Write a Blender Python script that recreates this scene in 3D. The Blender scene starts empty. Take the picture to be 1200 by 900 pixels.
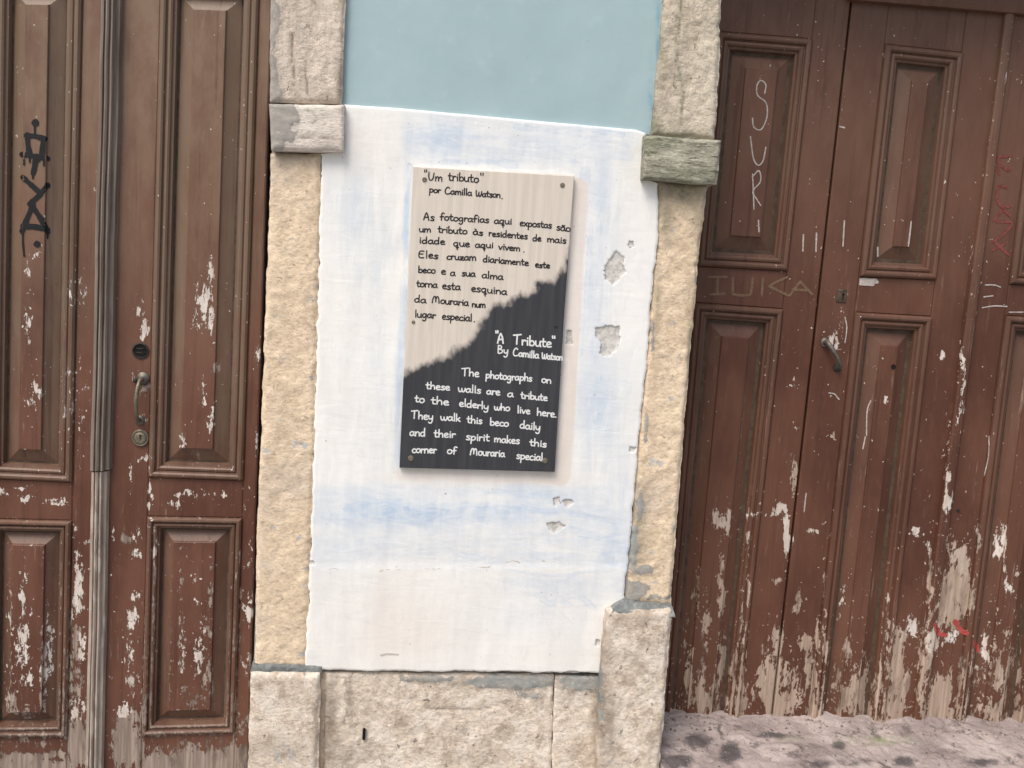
import bpy, math, random
import numpy as np
from mathutils import Matrix, Vector
from mathutils.bvhtree import BVHTree
random.seed(4); rng = np.random.default_rng(7)
SC = bpy.context.scene
COL = SC.collection

# ------------------------------------------------------------------ camera
YAW, PITCH, ROLL, F = math.radians(4.997), math.radians(7.004), math.radians(3.891), 1106.3
DIST = 2.6          # metres from the wall face (y = 0) to the camera
CAMZ = 1.56         # camera height above the pavement
_f = np.array([math.sin(YAW)*math.cos(PITCH), math.cos(YAW)*math.cos(PITCH), -math.sin(PITCH)])
_r0 = np.array([math.cos(YAW), -math.sin(YAW), 0.0]); _u0 = np.cross(_r0, _f)
_r = _r0*math.cos(ROLL) + _u0*math.sin(ROLL); _u = -_r0*math.sin(ROLL) + _u0*math.cos(ROLL)
cam_d = bpy.data.cameras.new('camera'); cam = bpy.data.objects.new('camera', cam_d); COL.objects.link(cam)
cam_d.sensor_width = 36; cam_d.lens = 36*F/1200; cam_d.clip_end = 500; cam_d.clip_start = .05
M = Matrix(((_r[0], _u[0], -_f[0], 0), (_r[1], _u[1], -_f[1], -DIST), (_r[2], _u[2], -_f[2], CAMZ), (0, 0, 0, 1)))
cam.matrix_world = M
SC.camera = cam

# ------------------------------------------------------------------ light
SUN_DIR = Vector((-0.50, -0.62, 1.10)).normalized()      # towards the sun
el = math.asin(SUN_DIR.z); az = math.atan2(SUN_DIR.x, SUN_DIR.y)
W = bpy.data.worlds.new("World"); SC.world = W; W.use_nodes = True
wn = W.node_tree.nodes; wl = W.node_tree.links; wn.clear()
sky = wn.new('ShaderNodeTexSky'); sky.sky_type = 'NISHITA'; sky.sun_disc = False
sky.sun_elevation = el; sky.sun_rotation = az; sky.air_density = 1.0; sky.dust_density = 4.0; sky.ozone_density = 1.0
bg = wn.new('ShaderNodeBackground'); bg.inputs[1].default_value = 0.135
wo = wn.new('ShaderNodeOutputWorld'); wl.new(sky.outputs[0], bg.inputs[0]); wl.new(bg.outputs[0], wo.inputs[0])
sd = bpy.data.lights.new('sun', 'SUN'); sun = bpy.data.objects.new('sun', sd); COL.objects.link(sun)
sd.energy = 2.2; sd.angle = math.radians(30); sd.color = (1.0, 0.96, 0.90)
sun.rotation_euler = SUN_DIR.to_track_quat('Z', 'Y').to_euler()
SC.view_settings.view_transform = 'Standard'; SC.view_settings.look = 'None'
SC.view_settings.exposure = 0.20; SC.view_settings.gamma = 1.0; SC.view_settings.use_curve_mapping = False

# ------------------------------------------------------------------ geometry helpers
def P(px, py, y=0.0):
    """point of the photograph -> (x, z) on the wall-parallel plane at depth y"""
    px = np.asarray(px, float); py = np.asarray(py, float)
    d = _f[:, None]*F + _r[:, None]*(px.ravel()-600) - _u[:, None]*(py.ravel()-450)
    t = (y+DIST)/d[1]
    return (d[0]*t).reshape(px.shape), (d[2]*t+CAMZ).reshape(px.shape)

def Q(x, y, z):
    """world -> photograph coordinates, used to lay out stains and wear"""
    a = np.stack([np.asarray(x), np.asarray(y)+DIST, np.asarray(z)-CAMZ], -1)
    w = a@_f
    return 600+F*(a@_r)/w, 450-F*(a@_u)/w

_perm = rng.random((256, 256))
def vnoise(x, y):
    xi = np.floor(x).astype(int); yi = np.floor(y).astype(int); fx = x-xi; fy = y-yi
    fx = fx*fx*(3-2*fx); fy = fy*fy*(3-2*fy)
    g = lambda i, j: _perm[(xi+i) % 256, (yi+j) % 256]
    return (g(0,0)*(1-fx)+g(1,0)*fx)*(1-fy)+(g(0,1)*(1-fx)+g(1,1)*fx)*fy
def fbm(x, y, oct=4, lac=2.03, gain=.5):
    s = 0; a = 1; t = 0
    for k in range(oct):
        s = s+a*(vnoise(x+17.3*k, y-9.1*k)-.5); t += a; a *= gain; x = x*lac; y = y*lac
    return s/t*2          # about -1..1
def sstep(a, b, x):
    t = np.clip((x-a)/(b-a), 0, 1); return t*t*(3-2*t)

def resample(pts, v, y):
    """polyline in photo coordinates -> world (x, z) at parameters v (0..1 by length)"""
    pts = np.array(pts, float); x, z = P(pts[:, 0], pts[:, 1], y)
    s = np.concatenate([[0], np.cumsum(np.hypot(np.diff(x), np.diff(z)))]); s /= s[-1]
    return np.interp(v, s, x), np.interp(v, s, z), np.hypot(np.diff(x), np.diff(z)).sum()

def link(name, me, parent=None, loc=None):
    o = bpy.data.objects.new(name, me); COL.objects.link(o)
    if parent is not None: o.parent = parent
    return o
def thing(name, label, cat, group=None, loc=(0, 0, 0)):
    o = bpy.data.objects.new(name, None); COL.objects.link(o); o.empty_display_size = .1
    o.location = loc; o['label'] = label; o['category'] = cat; o['kind'] = 'thing'
    if group: o['group'] = group
    return o
def mesh_from(name, V, Fc, mat, parent, attrs=None, smooth=False):
    """V world coordinates; the object keeps its parent's origin"""
    V = np.asarray(V, float)
    if parent is not None:
        root = parent; off = Vector((0, 0, 0))
        while root is not None: off += Vector(root.location); root = root.parent
        V = V-np.array(off)
    me = bpy.data.meshes.new(name); me.from_pydata(V.tolist(), [], Fc)
    me.materials.append(mat)
    for k, a in (attrs or {}).items():
        at = me.attributes.new(k, 'FLOAT', 'POINT'); at.data.foreach_set('value', np.asarray(a, np.float32))
    if smooth: me.polygons.foreach_set('use_smooth', [True]*len(me.polygons))
    me.update()
    return link(name, me, parent)

def coons(T, B, L, R, u, v, y):
    nu, nv = len(u), len(v)
    tx, tz, _ = resample(T, u, y); bx, bz, _ = resample(B, u, y)
    lx, lz, _ = resample(L, v, y); rx, rz, _ = resample(R, v, y)
    U, Vv = np.meshgrid(u, v)
    def c(t, b, l, r):
        return ((1-Vv)*t[None]+Vv*b[None]+(1-U)*l[:, None]+U*r[:, None]
                - ((1-U)*(1-Vv)*t[0]+U*(1-Vv)*t[-1]+(1-U)*Vv*b[0]+U*Vv*b[-1]))
    return c(tx, bx, lx, rx), c(tz, bz, lz, rz)

def grid_mesh(name, X, Y, Z, mat, parent, attrs=None, smooth=False, skirt=None, tri=None, keep=None, edge_attr=None):
    nv, nu = X.shape
    V = np.stack([X, Y, Z], -1).reshape(-1, 3)
    I = np.arange(nv*nu).reshape(nv, nu)
    a, b, c, d = I[:-1, :-1], I[:-1, 1:], I[1:, 1:], I[1:, :-1]
    Fc = []
    if tri is None:
        q = np.stack([a, d, c, b], -1).reshape(-1, 4)
        if keep is not None: q = q[keep.ravel()]
        Fc = q.tolist()
    else:
        q = np.stack([a, d, c, b], -1).reshape(-1, 4); tr = tri.ravel(); 
        kp = keep.ravel() if keep is not None else np.ones(len(q), bool)
        A = q[(tr == 0) & kp]; Fc += A.tolist()
        A = q[(tr == 1) & kp]; Fc += A[:, [0, 1, 2]].tolist()+A[:, [0, 2, 3]].tolist()
        A = q[(tr == 2) & kp]; Fc += A[:, [0, 1, 3]].tolist()+A[:, [1, 2, 3]].tolist()
    at = {k: np.asarray(w).reshape(-1) for k, w in (attrs or {}).items()}
    if skirt is not None and keep is None:
        loop = np.concatenate([I[0, :], I[1:, -1], I[-1, -2::-1], I[-2:0:-1, 0]])
        n0 = len(V); Vl = V[loop]; Vb = Vl.copy(); Vb[:, 1] = skirt
        V = np.concatenate([V, Vl, Vb]); n = len(loop); k = np.arange(n); k2 = (k+1) % n
        Fc += np.stack([n0+k, n0+k2, n0+n+k2, n0+n+k], -1).tolist()
        for key in at: at[key] = np.concatenate([at[key], at[key][loop], at[key][loop]])
    return mesh_from(name, V, Fc, mat, parent, at, smooth)

# ------------------------------------------------------------------ material helpers
class NT:
    def __init__(s, name, rough=.8):
        s.m = bpy.data.materials.new(name); s.m.use_nodes = True; s.t = s.m.node_tree
        s.b = s.t.nodes['Principled BSDF']; s.b.inputs['Roughness'].default_value = rough
        s.b.inputs['Specular IOR Level'].default_value = .3
        s.co = s.t.nodes.new('ShaderNodeTexCoord').outputs['Object']
    def n(s, ty): return s.t.nodes.new('ShaderNode'+ty)
    def put(s, sock, v):
        if isinstance(v, bpy.types.NodeSocket): s.t.links.new(v, sock)
        elif isinstance(v, (tuple, list)) and len(v) == 3 and sock.type == 'RGBA': sock.default_value = (*v, 1)
        else: sock.default_value = v
    def mapped(s, sc, rot=(0, 0, 0), loc=(0, 0, 0)):
        k = s.n('Mapping'); s.put(k.inputs[0], s.co); k.inputs['Scale'].default_value = sc
        k.inputs['Rotation'].default_value = rot; k.inputs['Location'].default_value = loc; return k.outputs[0]
    def noise(s, scale, detail=5, rough=.6, sc=(1, 1, 1), dist=0, loc=(0, 0, 0), rot=(0, 0, 0)):
        k = s.n('TexNoise'); s.put(k.inputs['Vector'], s.mapped(sc, rot, loc))
        k.inputs['Scale'].default_value = scale; k.inputs['Detail'].default_value = detail
        k.inputs['Roughness'].default_value = rough; k.inputs['Distortion'].default_value = dist
        return k.outputs['Fac']
    def voro(s, scale, sc=(1, 1, 1), feat='F1'):
        k = s.n('TexVoronoi'); s.put(k.inputs['Vector'], s.mapped(sc)); k.inputs['Scale'].default_value = scale
        k.feature = feat; return k.outputs['Distance']
    def attr(s, name):
        k = s.n('Attribute'); k.attribute_name = name; return k.outputs['Fac']
    def math(s, op, a, b=0.0, c=0.0, clamp=False):
        k = s.n('Math'); k.operation = op; k.use_clamp = clamp
        s.put(k.inputs[0], a); s.put(k.inputs[1], b); s.put(k.inputs[2], c); return k.outputs[0]
    def ss(s, x, a, b, o0=0.0, o1=1.0):
        k = s.n('MapRange'); k.interpolation_type = 'SMOOTHSTEP'
        s.put(k.inputs[0], x); s.put(k.inputs[1], a); s.put(k.inputs[2], b); s.put(k.inputs[3], o0); s.put(k.inputs[4], o1)
        return k.outputs[0]
    def mix(s, f, a, b, mode='MIX'):
        k = s.n('Mix'); k.data_type = 'RGBA'; k.blend_type = mode
        s.put(k.inputs[0], f); s.put(k.inputs[6], a); s.put(k.inputs[7], b); return k.outputs[2]
    def z(s):
        k = s.n('SeparateXYZ'); s.put(k.inputs[0], s.co); return k.outputs[2]
    def bump(s, h, dist=.002, strength=1.0, prev=None):
        k = s.n('Bump'); k.inputs['Strength'].default_value = strength; k.inputs['Distance'].default_value = dist
        s.put(k.inputs['Height'], h)
        if prev is not None: s.put(k.inputs['Normal'], prev)
        return k.outputs[0]
    def done(s, col, normal=None, rough=None):
        s.put(s.b.inputs['Base Color'], col)
        if normal is not None: s.put(s.b.inputs['Normal'], normal)
        if rough is not None: s.put(s.b.inputs['Roughness'], rough)
        return s.m

def painted_wood(name, c1, c2, dusty, seed=0, w1=(.33, .24, .18), w2=(.47, .36, .28)):
    t = NT(name, .5)
    L = (seed, seed*2, 0)
    wear = t.attr('wear'); wcol = t.attr('wcol'); dust = t.attr('dust'); rub = t.attr('rub')
    blotch = t.noise(4, 4, .6, (1, 1, .5), loc=L)
    fine = t.noise(55, 5, .7, (1, 1, .25), loc=L)
    grain = t.noise(90, 4, .6, (1, 1, .04), loc=L)
    col = t.mix(t.ss(blotch, .35, .65), c1, c2)
    col = t.mix(t.ss(fine, .45, .75, 0, .2), col, tuple(x*1.5+.01 for x in c2))
    col = t.mix(t.math('MULTIPLY', dust, t.ss(t.noise(14, 6, .7, (1, 1, .4), loc=L), .25, .7, .35, 1.0)), col, dusty)
    gr = t.attr('grime')
    gn = t.noise(24, 6, .65, (1, 1, .3), loc=(seed, 2, 8))
    col = t.mix(t.math('MULTIPLY', gr, t.ss(gn, .3, .62, .35, .95)), col, tuple(a_*.5+b_*.5 for a_, b_ in zip(dusty, (.13, .10, .075))))
    st = t.noise(22, 6, .7, (2.2, 1, .07), loc=(seed+1, 0, 4))
    col = t.mix(t.ss(st, .52, .72, 0, .5), col, (.045, .022, .015))
    # thin vertical scuffs and wipes
    sc = t.noise(30, 6, .75, (1.6, 1, .12), loc=(3+seed, 0, 0))
    col = t.mix(t.math('MULTIPLY', t.ss(sc, .60, .72), t.math('ADD', t.math('MULTIPLY', rub, .75), .10)), col, (.36, .27, .22))
    # paint that has come off
    pn = t.noise(80, 9, .72, (1, 1, .36), dist=.25, loc=L)
    big = t.noise(16 if seed else 20, 7, .62, (1, 1, .36), dist=.3, loc=(seed, 5, 1))
    pn = t.math('ADD', t.math('MULTIPLY', pn, 1.2 if seed else 1.5), t.math('MULTIPLY', big, 1.3 if seed else .8))
    pn = t.math('SUBTRACT', pn, .75 if seed else .65)
    raw = t.math('ADD', pn, wear)
    peel = t.ss(raw, .985, 1.0)
    dots = t.noise(95, 3, .5, (1, 1, .8), loc=(7, seed, 2))
    dotm = t.ss(t.math('ADD', dots, t.math('MULTIPLY', wear, .24)), .735, .755)
    peel = t.math('MAXIMUM', peel, dotm)
    halo = t.ss(raw, .955, .985)
    wood = t.mix(t.ss(grain, .35, .65), w1, w2)
    wood = t.mix(t.ss(t.noise(20, 5, .6, (1, 1, .3), loc=(1, 9, 0)), .50, .66), wood, tuple(x*.68 for x in w1))
    white = t.mix(t.ss(fine, .35, .7), (.70, .64, .58), (.50, .42, .36))
    under = t.mix(t.ss(t.math('ADD', wcol, t.math('MULTIPLY', big, .6)), .55, .85), wood, white)
    col = t.mix(t.math('MULTIPLY', halo, .35), col, (.15, .075, .055))
    col = t.mix(peel, col, under)
    h = t.math('ADD', t.math('MULTIPLY', t.math('SUBTRACT', 1.0, peel), .8), t.math('MULTIPLY', grain, .18))
    h = t.math('ADD', h, t.math('MULTIPLY', fine, .15))
    nb = t.bump(h, .0022, .9)
    return t.done(col, nb, t.ss(peel, 0, 1, .42, .85))

def stone(name, ca, cb, dark, pit=.5, flecks=0.0, bump=.004, green=0.0, streak=(1, 1, 1), lichen=(.16, .17, .10)):
    t = NT(name, .9)
    big = t.noise(6, 5, .6, streak); mid = t.noise(26, 7, .65, streak); fine = t.noise(120, 6, .7, streak)
    pits = t.noise(48, 5, .7, streak, loc=(4, 4, 4), dist=.5)
    col = t.mix(t.ss(big, .35, .65), ca, cb)
    col = t.mix(t.ss(mid, .35, .7, 0, .55), col, tuple(min(1, x*1.28+.03) for x in ca))
    col = t.mix(t.ss(fine, .5, .75, 0, .45), col, tuple(x*.62 for x in cb))
    vb = t.noise(2.6, 6, .6, loc=(2, 7, 5)); col = t.mix(t.ss(vb, .48, .66, 0, .5), col, tuple(x*.74+.02 for x in (cb[0], cb[0]*.88, cb[0]*.78)))
    pm = t.ss(pits, .62, .72)
    col = t.mix(t.math('MULTIPLY', pm, pit), col, dark)
    if green and lichen[0] < .12:
        hs = t.noise(40, 7, .72, (.35, 1, 2.2), loc=(6, 2, 2)); col = t.mix(t.ss(hs, .48, .60, 0, .85), col, (.13, .13, .095)); col = t.mix(t.ss(hs, .44, .36, 0, .8), col, (.64, .61, .49))
    if pit > .85:
        fl_ = t.noise(15, 8, .68, (1.2, 1, 1), loc=(11, 3, 5), dist=.3)
        col = t.mix(t.ss(fl_, .52, .54, 0, .6), col, (.84, .76, .66)); col = t.mix(t.ss(fl_, .44, .41, 0, .6), col, (.42, .33, .26)); dp = t.noise(36, 5, .6, loc=(8, 8, 3)); col = t.mix(t.ss(dp, .66, .70, 0, .8), col, (.19, .155, .13))
    stain = t.attr('stain'); cem = t.attr('cement')
    sm = t.math('MULTIPLY', stain, t.ss(mid, .3, .6, .5, 1.0))
    col = t.mix(sm, col, lichen if green else dark)
    if flecks:
        fm = t.ss(t.noise(17, 6, .6, loc=(9, 1, 3)), .64-.03*flecks, .69)
        col = t.mix(t.math('MULTIPLY', fm, .8*min(1, flecks)), col, (.42, .45, .47))
    cm = t.ss(t.math('ADD', cem, t.math('MULTIPLY', t.math('SUBTRACT', t.noise(40, 6, .6), .5), .9)), .46, .54)
    cc = t.mix(t.ss(mid, .35, .65), (.40, .365, .32), (.31, .295, .27))
    cc = t.mix(t.ss(fine, .45, .7, 0, .5), cc, (.22, .21, .19))
    cc = t.mix(t.math('MULTIPLY', stain, .8), cc, (.20, .25, .26))
    col = t.mix(cm, col, cc)
    tool = t.noise(82, 6, .68, (1, 1, 1.5), rot=(0, .6, 0), dist=.15)
    col = t.mix(t.ss(tool, .50, .66, 0, .5), col, tuple(x*.66 for x in cb))
    col = t.mix(t.ss(tool, .46, .32, 0, .30), col, tuple(min(1, x*1.2+.02) for x in ca))
    h = t.math('ADD', t.math('MULTIPLY', mid, .7), t.math('MULTIPLY', fine, .4))
    h = t.math('ADD', h, t.math('MULTIPLY', tool, -.75))
    h = t.math('SUBTRACT', h, t.math('MULTIPLY', pm, .35*pit*2))
    h = t.math('MULTIPLY', h, t.math('SUBTRACT', 1.0, t.math('MULTIPLY', cm, .7)))
    return t.done(col, t.bump(h, bump, 1.0))

MAT = {}
MAT['brown_left'] = painted_wood('aged_brown_paint', (.092, .033, .021), (.150, .064, .040), (.235, .158, .105), 0, (.22, .165, .135), (.37, .295, .24))
MAT['brown_right'] = painted_wood('faded_brown_paint', (.086, .032, .020), (.132, .056, .034), (.165, .098, .066), 3.3)
def strip_mat(name, c1, c2):
    t = NT(name, .85)
    g = t.noise(70, 6, .7, (1, 1, .05)); b = t.noise(8, 5, .6, (1, 1, .4))
    col = t.mix(t.ss(g, .3, .7), c1, c2)
    col = t.mix(t.ss(b, .5, .7, 0, .5), col, (.12, .065, .045))
    w = t.attr('wear'); col = t.mix(t.ss(t.math('ADD', w, t.noise(40, 6, .6, (1, 1, .3))), .9, 1.05, 0, .85), col, (.50, .44, .37))
    return t.done(col, t.bump(g, .002, .8))
MAT['strip'] = strip_mat('bare_grey_wood', (.25, .20, .16), (.45, .375, .31)); MAT['strip_dark'] = strip_mat('grimy_fluted_wood', (.13, .10, .08), (.27, .225, .185))
MAT['stone_shaft'] = stone('yellow_limestone', (.75, .60, .43), (.64, .495, .345), (.34, .26, .18), .6, 1.3, .0042, green=1, lichen=(.17, .165, .105))
MAT['stone_base'] = stone('pale_pink_limestone', (.72, .615, .50), (.54, .445, .35), (.26, .205, .16), .9, .6, .0055)
MAT['stone_upper'] = stone('grey_limestone', (.68, .585, .48), (.53, .44, .355), (.19, .155, .13), .7, .3, .006, streak=(1.5, 1, .45))
MAT['stone_cap'] = stone('cream_painted_stone', (.68, .62, .54), (.58, .50, .43), (.24, .20, .17), .3, 0, .004, streak=(.5, 1, 1.8))
MAT['stone_green'] = stone('lichen_stone', (.50, .475, .37), (.30, .29, .215), (.05, .052, .04), .8, .1, .006, green=1, streak=(.35, 1, 1.7), lichen=(.11, .13, .065))
MAT['stone_upper_r'] = stone('rough_tan_stone', (.64, .56, .44), (.48, .41, .315), (.17, .14, .10), .7, .2, .007, green=1, streak=(1.3, 1, .6))

def white_mat():
    t = NT('white_limewash', .88)
    br = t.noise(7, 7, .66, (2.6, 1, .42), dist=.5); hz = t.noise(7, 7, .62, (.6, 1, 3.0), dist=1.4); mid = t.noise(22, 6, .6); fine = t.noise(150, 4, .7)
    big = t.noise(3, 4, .6)
    col = t.mix(t.ss(br, .38, .66), (.86, .85, .81), (.79, .79, .765))
    col = t.mix(t.ss(big, .4, .7, 0, .45), col, (.81, .785, .72))
    col = t.mix(t.ss(hz, .5, .72, 0, .25), col, (.66, .67, .68))
    col = t.mix(t.ss(t.noise(30, 8, .75, (1.5, 1, .5), dist=1.0, loc=(1, 1, 9)), .52, .72, 0, .35), col, (.62, .62, .61))
    cr = t.voro(5.5, (1, 1, .8), 'DISTANCE_TO_EDGE'); crm = t.math('MULTIPLY', t.ss(cr, .004, .0, 0, .22), t.ss(t.noise(4, 3, .5, loc=(8, 8, 1)), .52, .62)); col = t.mix(crm, col, (.45, .42, .40))
    bl = t.attr('blue'); bv = t.attr('bluev')
    brs = t.noise(11, 7, .68, (.7, 1, 2.4), dist=2.2, loc=(5, 0, 2))
    m = t.math('MULTIPLY', bl, t.ss(t.math('ADD', t.math('MULTIPLY', brs, .6), t.math('MULTIPLY', br, .4)), .38, .60, .50, 1.15))
    m2 = t.math('MULTIPLY', bv, t.ss(br, .36, .58, .2, 1.15))
    col = t.mix(t.math('MAXIMUM', m, m2, clamp=True), col, t.mix(t.ss(mid, .4, .65), (.41, .535, .69), (.53, .635, .75)))
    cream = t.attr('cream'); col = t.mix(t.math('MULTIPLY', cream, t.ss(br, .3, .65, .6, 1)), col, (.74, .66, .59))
    ch = t.attr('chip'); cm = t.ss(t.math('ADD', ch, t.math('MULTIPLY', t.math('SUBTRACT', mid, .5), .35)), .49, .52)
    rim = t.ss(t.math('ADD', ch, t.math('MULTIPLY', t.math('SUBTRACT', mid, .5), .35)), .43, .5)
    col = t.mix(t.math('MULTIPLY', rim, .8), col, (.30, .28, .25))
    col = t.mix(cm, col, t.mix(t.ss(t.noise(60, 7, .7), .38, .6), (.46, .44, .405), (.66, .635, .59)))
    sp = t.ss(t.noise(75, 3, .5, loc=(2, 2, 2)), .745, .76)
    col = t.mix(t.math('MULTIPLY', sp, .7), col, (.28, .25, .22))
    ln = t.attr('line'); lm = t.math('MULTIPLY', t.ss(t.math('ADD', ln, t.math('MULTIPLY', t.math('SUBTRACT', mid, .5), .9)), .5, .62), .75)
    col = t.mix(lm, col, (.42, .37, .32))
    h = t.math('ADD', t.math('MULTIPLY', br, .5), t.math('MULTIPLY', hz, .5)); h = t.math('ADD', h, t.math('MULTIPLY', fine, .12))
    h = t.math('ADD', h, t.math('MULTIPLY', mid, .5)); h = t.math('SUBTRACT', h, t.math('MULTIPLY', cm, 1.1))
    return t.done(col, t.bump(h, .0035, .65))
MAT['white'] = white_mat()
def blue_mat():
    t = NT('pale_blue_paint', .75)
    a = t.noise(5, 5, .6, (1, 1, .6)); f = t.noise(120, 5, .7); b = t.noise(16, 6, .6)
    col = t.mix(t.ss(a, .35, .68), (.345, .465, .485), (.37, .49, .51))
    col = t.mix(t.ss(b, .55, .72, 0, .35), col, (.45, .575, .59))
    col = t.mix(t.ss(t.noise(8, 7, .7, (.7, 1, 2.2), dist=.8, loc=(3, 1, 1)), .5, .7, 0, .3), col, (.30, .45, .475))
    d = t.attr('stain'); col = t.mix(t.math('MULTIPLY', d, t.ss(b, .35, .6)), col, (.19, .34, .44))
    sp = t.ss(t.noise(60, 3, .5, loc=(2, 5, 2)), .75, .77); col = t.mix(t.math('MULTIPLY', sp, .5), col, (.25, .33, .33))
    h = t.math('ADD', t.math('MULTIPLY', a, .5), t.math('ADD', t.math('MULTIPLY', b, .35), t.math('MULTIPLY', f, .06)))
    return t.done(col, t.bump(h, .004, .6))
MAT['blue'] = blue_mat()
def plaque_mat():
    t = NT('brushed_paint_board', .55)
    st = t.noise(14, 5, .6, (5, 1, .25)); f = t.noise(26, 7, .62, (1.3, 1, .7), dist=.4); bl = t.noise(10, 4, .6)
    beige = t.mix(t.ss(st, .35, .65), (.68, .61, .52), (.60, .54, .465))
    beige = t.mix(t.ss(bl, .5, .7, 0, .4), beige, (.58, .535, .485))
    black = t.mix(t.ss(st, .35, .7), (.036, .038, .044), (.052, .053, .058))
    black = t.mix(t.ss(t.noise(90, 2, .5), .76, .78, 0, .6), black, (.20, .20, .21))
    d = t.attr('dark'); e = t.math('ADD', d, t.math('MULTIPLY', t.math('SUBTRACT', f, .5), .6))
    m = t.ss(e, .32, .70)
    col = t.mix(t.ss(e, .25, .42, 0, .35), beige, (.40, .33, .29))
    col = t.mix(m, col, black)
    return t.done(col, t.bump(st, .0006, .5), .5)
MAT['plaque'] = plaque_mat()
def simple(name, c, rough=.6, metal=0.0, var=.25, scale=40, bump=.0005):
    t = NT(name, rough); n = t.noise(scale, 5, .65)
    t.b.inputs['Metallic'].default_value = metal
    return t.done(t.mix(t.ss(n, .35, .65), c, tuple(x*(1-var) for x in c)), t.bump(n, bump, .6))
MAT['ink_black'] = simple('black_marker_ink', (.022, .02, .022), .6)
MAT['ink_white'] = simple('white_marker_ink', (.74, .74, .72), .6, var=.06)
MAT['spray'] = simple('black_spray_paint', (.012, .012, .014), .5)
MAT['chalk'] = simple('white_chalk', (.52, .46, .42), .9, var=.35, scale=160)
MAT['scratch'] = simple('scratched_letters', (.19, .118, .072), .8, var=.35, scale=120)
MAT['redchalk'] = simple('faint_red_crayon', (.24, .065, .055), .8, var=.5, scale=150)
MAT['redpaint'] = simple('bright_red_paint', (.46, .085, .07), .8, var=.3)
MAT['iron'] = simple('dull_iron', (.20, .185, .155), .55, .6, .45, 60)
MAT['dark_iron'] = simple('blackened_iron', (.055, .05, .045), .6, .4, .4, 60)
MAT['brass'] = simple('tarnished_brass', (.24, .21, .15), .5, .6, .4, 70)
MAT['screw'] = simple('aged_screw', (.26, .22, .17), .6, .5, .5, 200)
MAT['void'] = simple('dark_hole', (.012, .01, .01), .9)
MAT['old_wood'] = simple('bare_dark_wood', (.10, .07, .05), .9, var=.4)
def cement_mat(name='grey_cement', c=(.36, .35, .32)):
    t = NT(name, .92); a = t.noise(20, 7, .65); b = t.noise(90, 5, .7)
    col = t.mix(t.ss(a, .35, .65), c, tuple(x*.62 for x in c)); col = t.mix(t.ss(b, .5, .7, 0, .4), col, (.47, .46, .45))
    return t.done(col, t.bump(t.math('ADD', a, t.math('MULTIPLY', b, .3)), .006, .9))
MAT['cement'] = cement_mat()
MAT['mortar'] = cement_mat('blue_grey_mortar', (.23, .245, .235))
def sill_mat():
    t = NT('worn_pinkish_stone', .8)
    a = t.noise(7, 7, .6); b = t.noise(28, 7, .65); c = t.noise(110, 5, .7)
    col = t.mix(t.ss(a, .35, .65), (.45, .375, .345), (.26, .205, .195))
    col = t.mix(t.ss(b, .45, .7, 0, .5), col, (.47, .405, .37))
    col = t.mix(t.ss(c, .55, .72, 0, .4), col, (.20, .17, .165))
    d = t.attr('stain'); col = t.mix(t.ss(t.math('ADD', d, t.math('MULTIPLY', t.math('SUBTRACT', b, .5), 1.0)), .32, .75, 0, .92), col, (.075, .065, .065))
    col = t.mix(t.ss(t.noise(13, 7, .7, loc=(3, 3, 0), dist=.6), .53, .66, 0, .85), col, (.11, .09, .085))
    col = t.mix(t.ss(t.noise(170, 4, .7), .58, .7, 0, .7), col, (.10, .09, .085)); col = t.mix(t.ss(t.noise(150, 4, .7, loc=(4, 4, 4)), .6, .72, 0, .7), col, (.55, .50, .46))
    g = t.attr('moss'); col = t.mix(t.math('MULTIPLY', g, t.ss(b, .4, .6)), col, (.22, .26, .12))
    h = t.math('ADD', b, t.math('MULTIPLY', c, .3)); h = t.math('ADD', h, t.math('MULTIPLY', a, 1.5))
    return t.done(col, t.bump(h, .006, .9))
MAT['sill'] = sill_mat()
def cobble_mat():
    t = NT('limestone_cobbles', .75)
    e = t.voro(11, feat='DISTANCE_TO_EDGE'); a = t.noise(30, 5, .6)
    st = t.mix(t.ss(a, .35, .65), (.42, .40, .37), (.30, .29, .27))
    col = t.mix(t.ss(e, .01, .05), (.10, .09, .08), st)
    return t.done(col, t.bump(t.math('ADD', t.ss(e, 0, .08), t.math('MULTIPLY', a, .3)), .01, 1.0))
MAT['cobble'] = cobble_mat()

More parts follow.
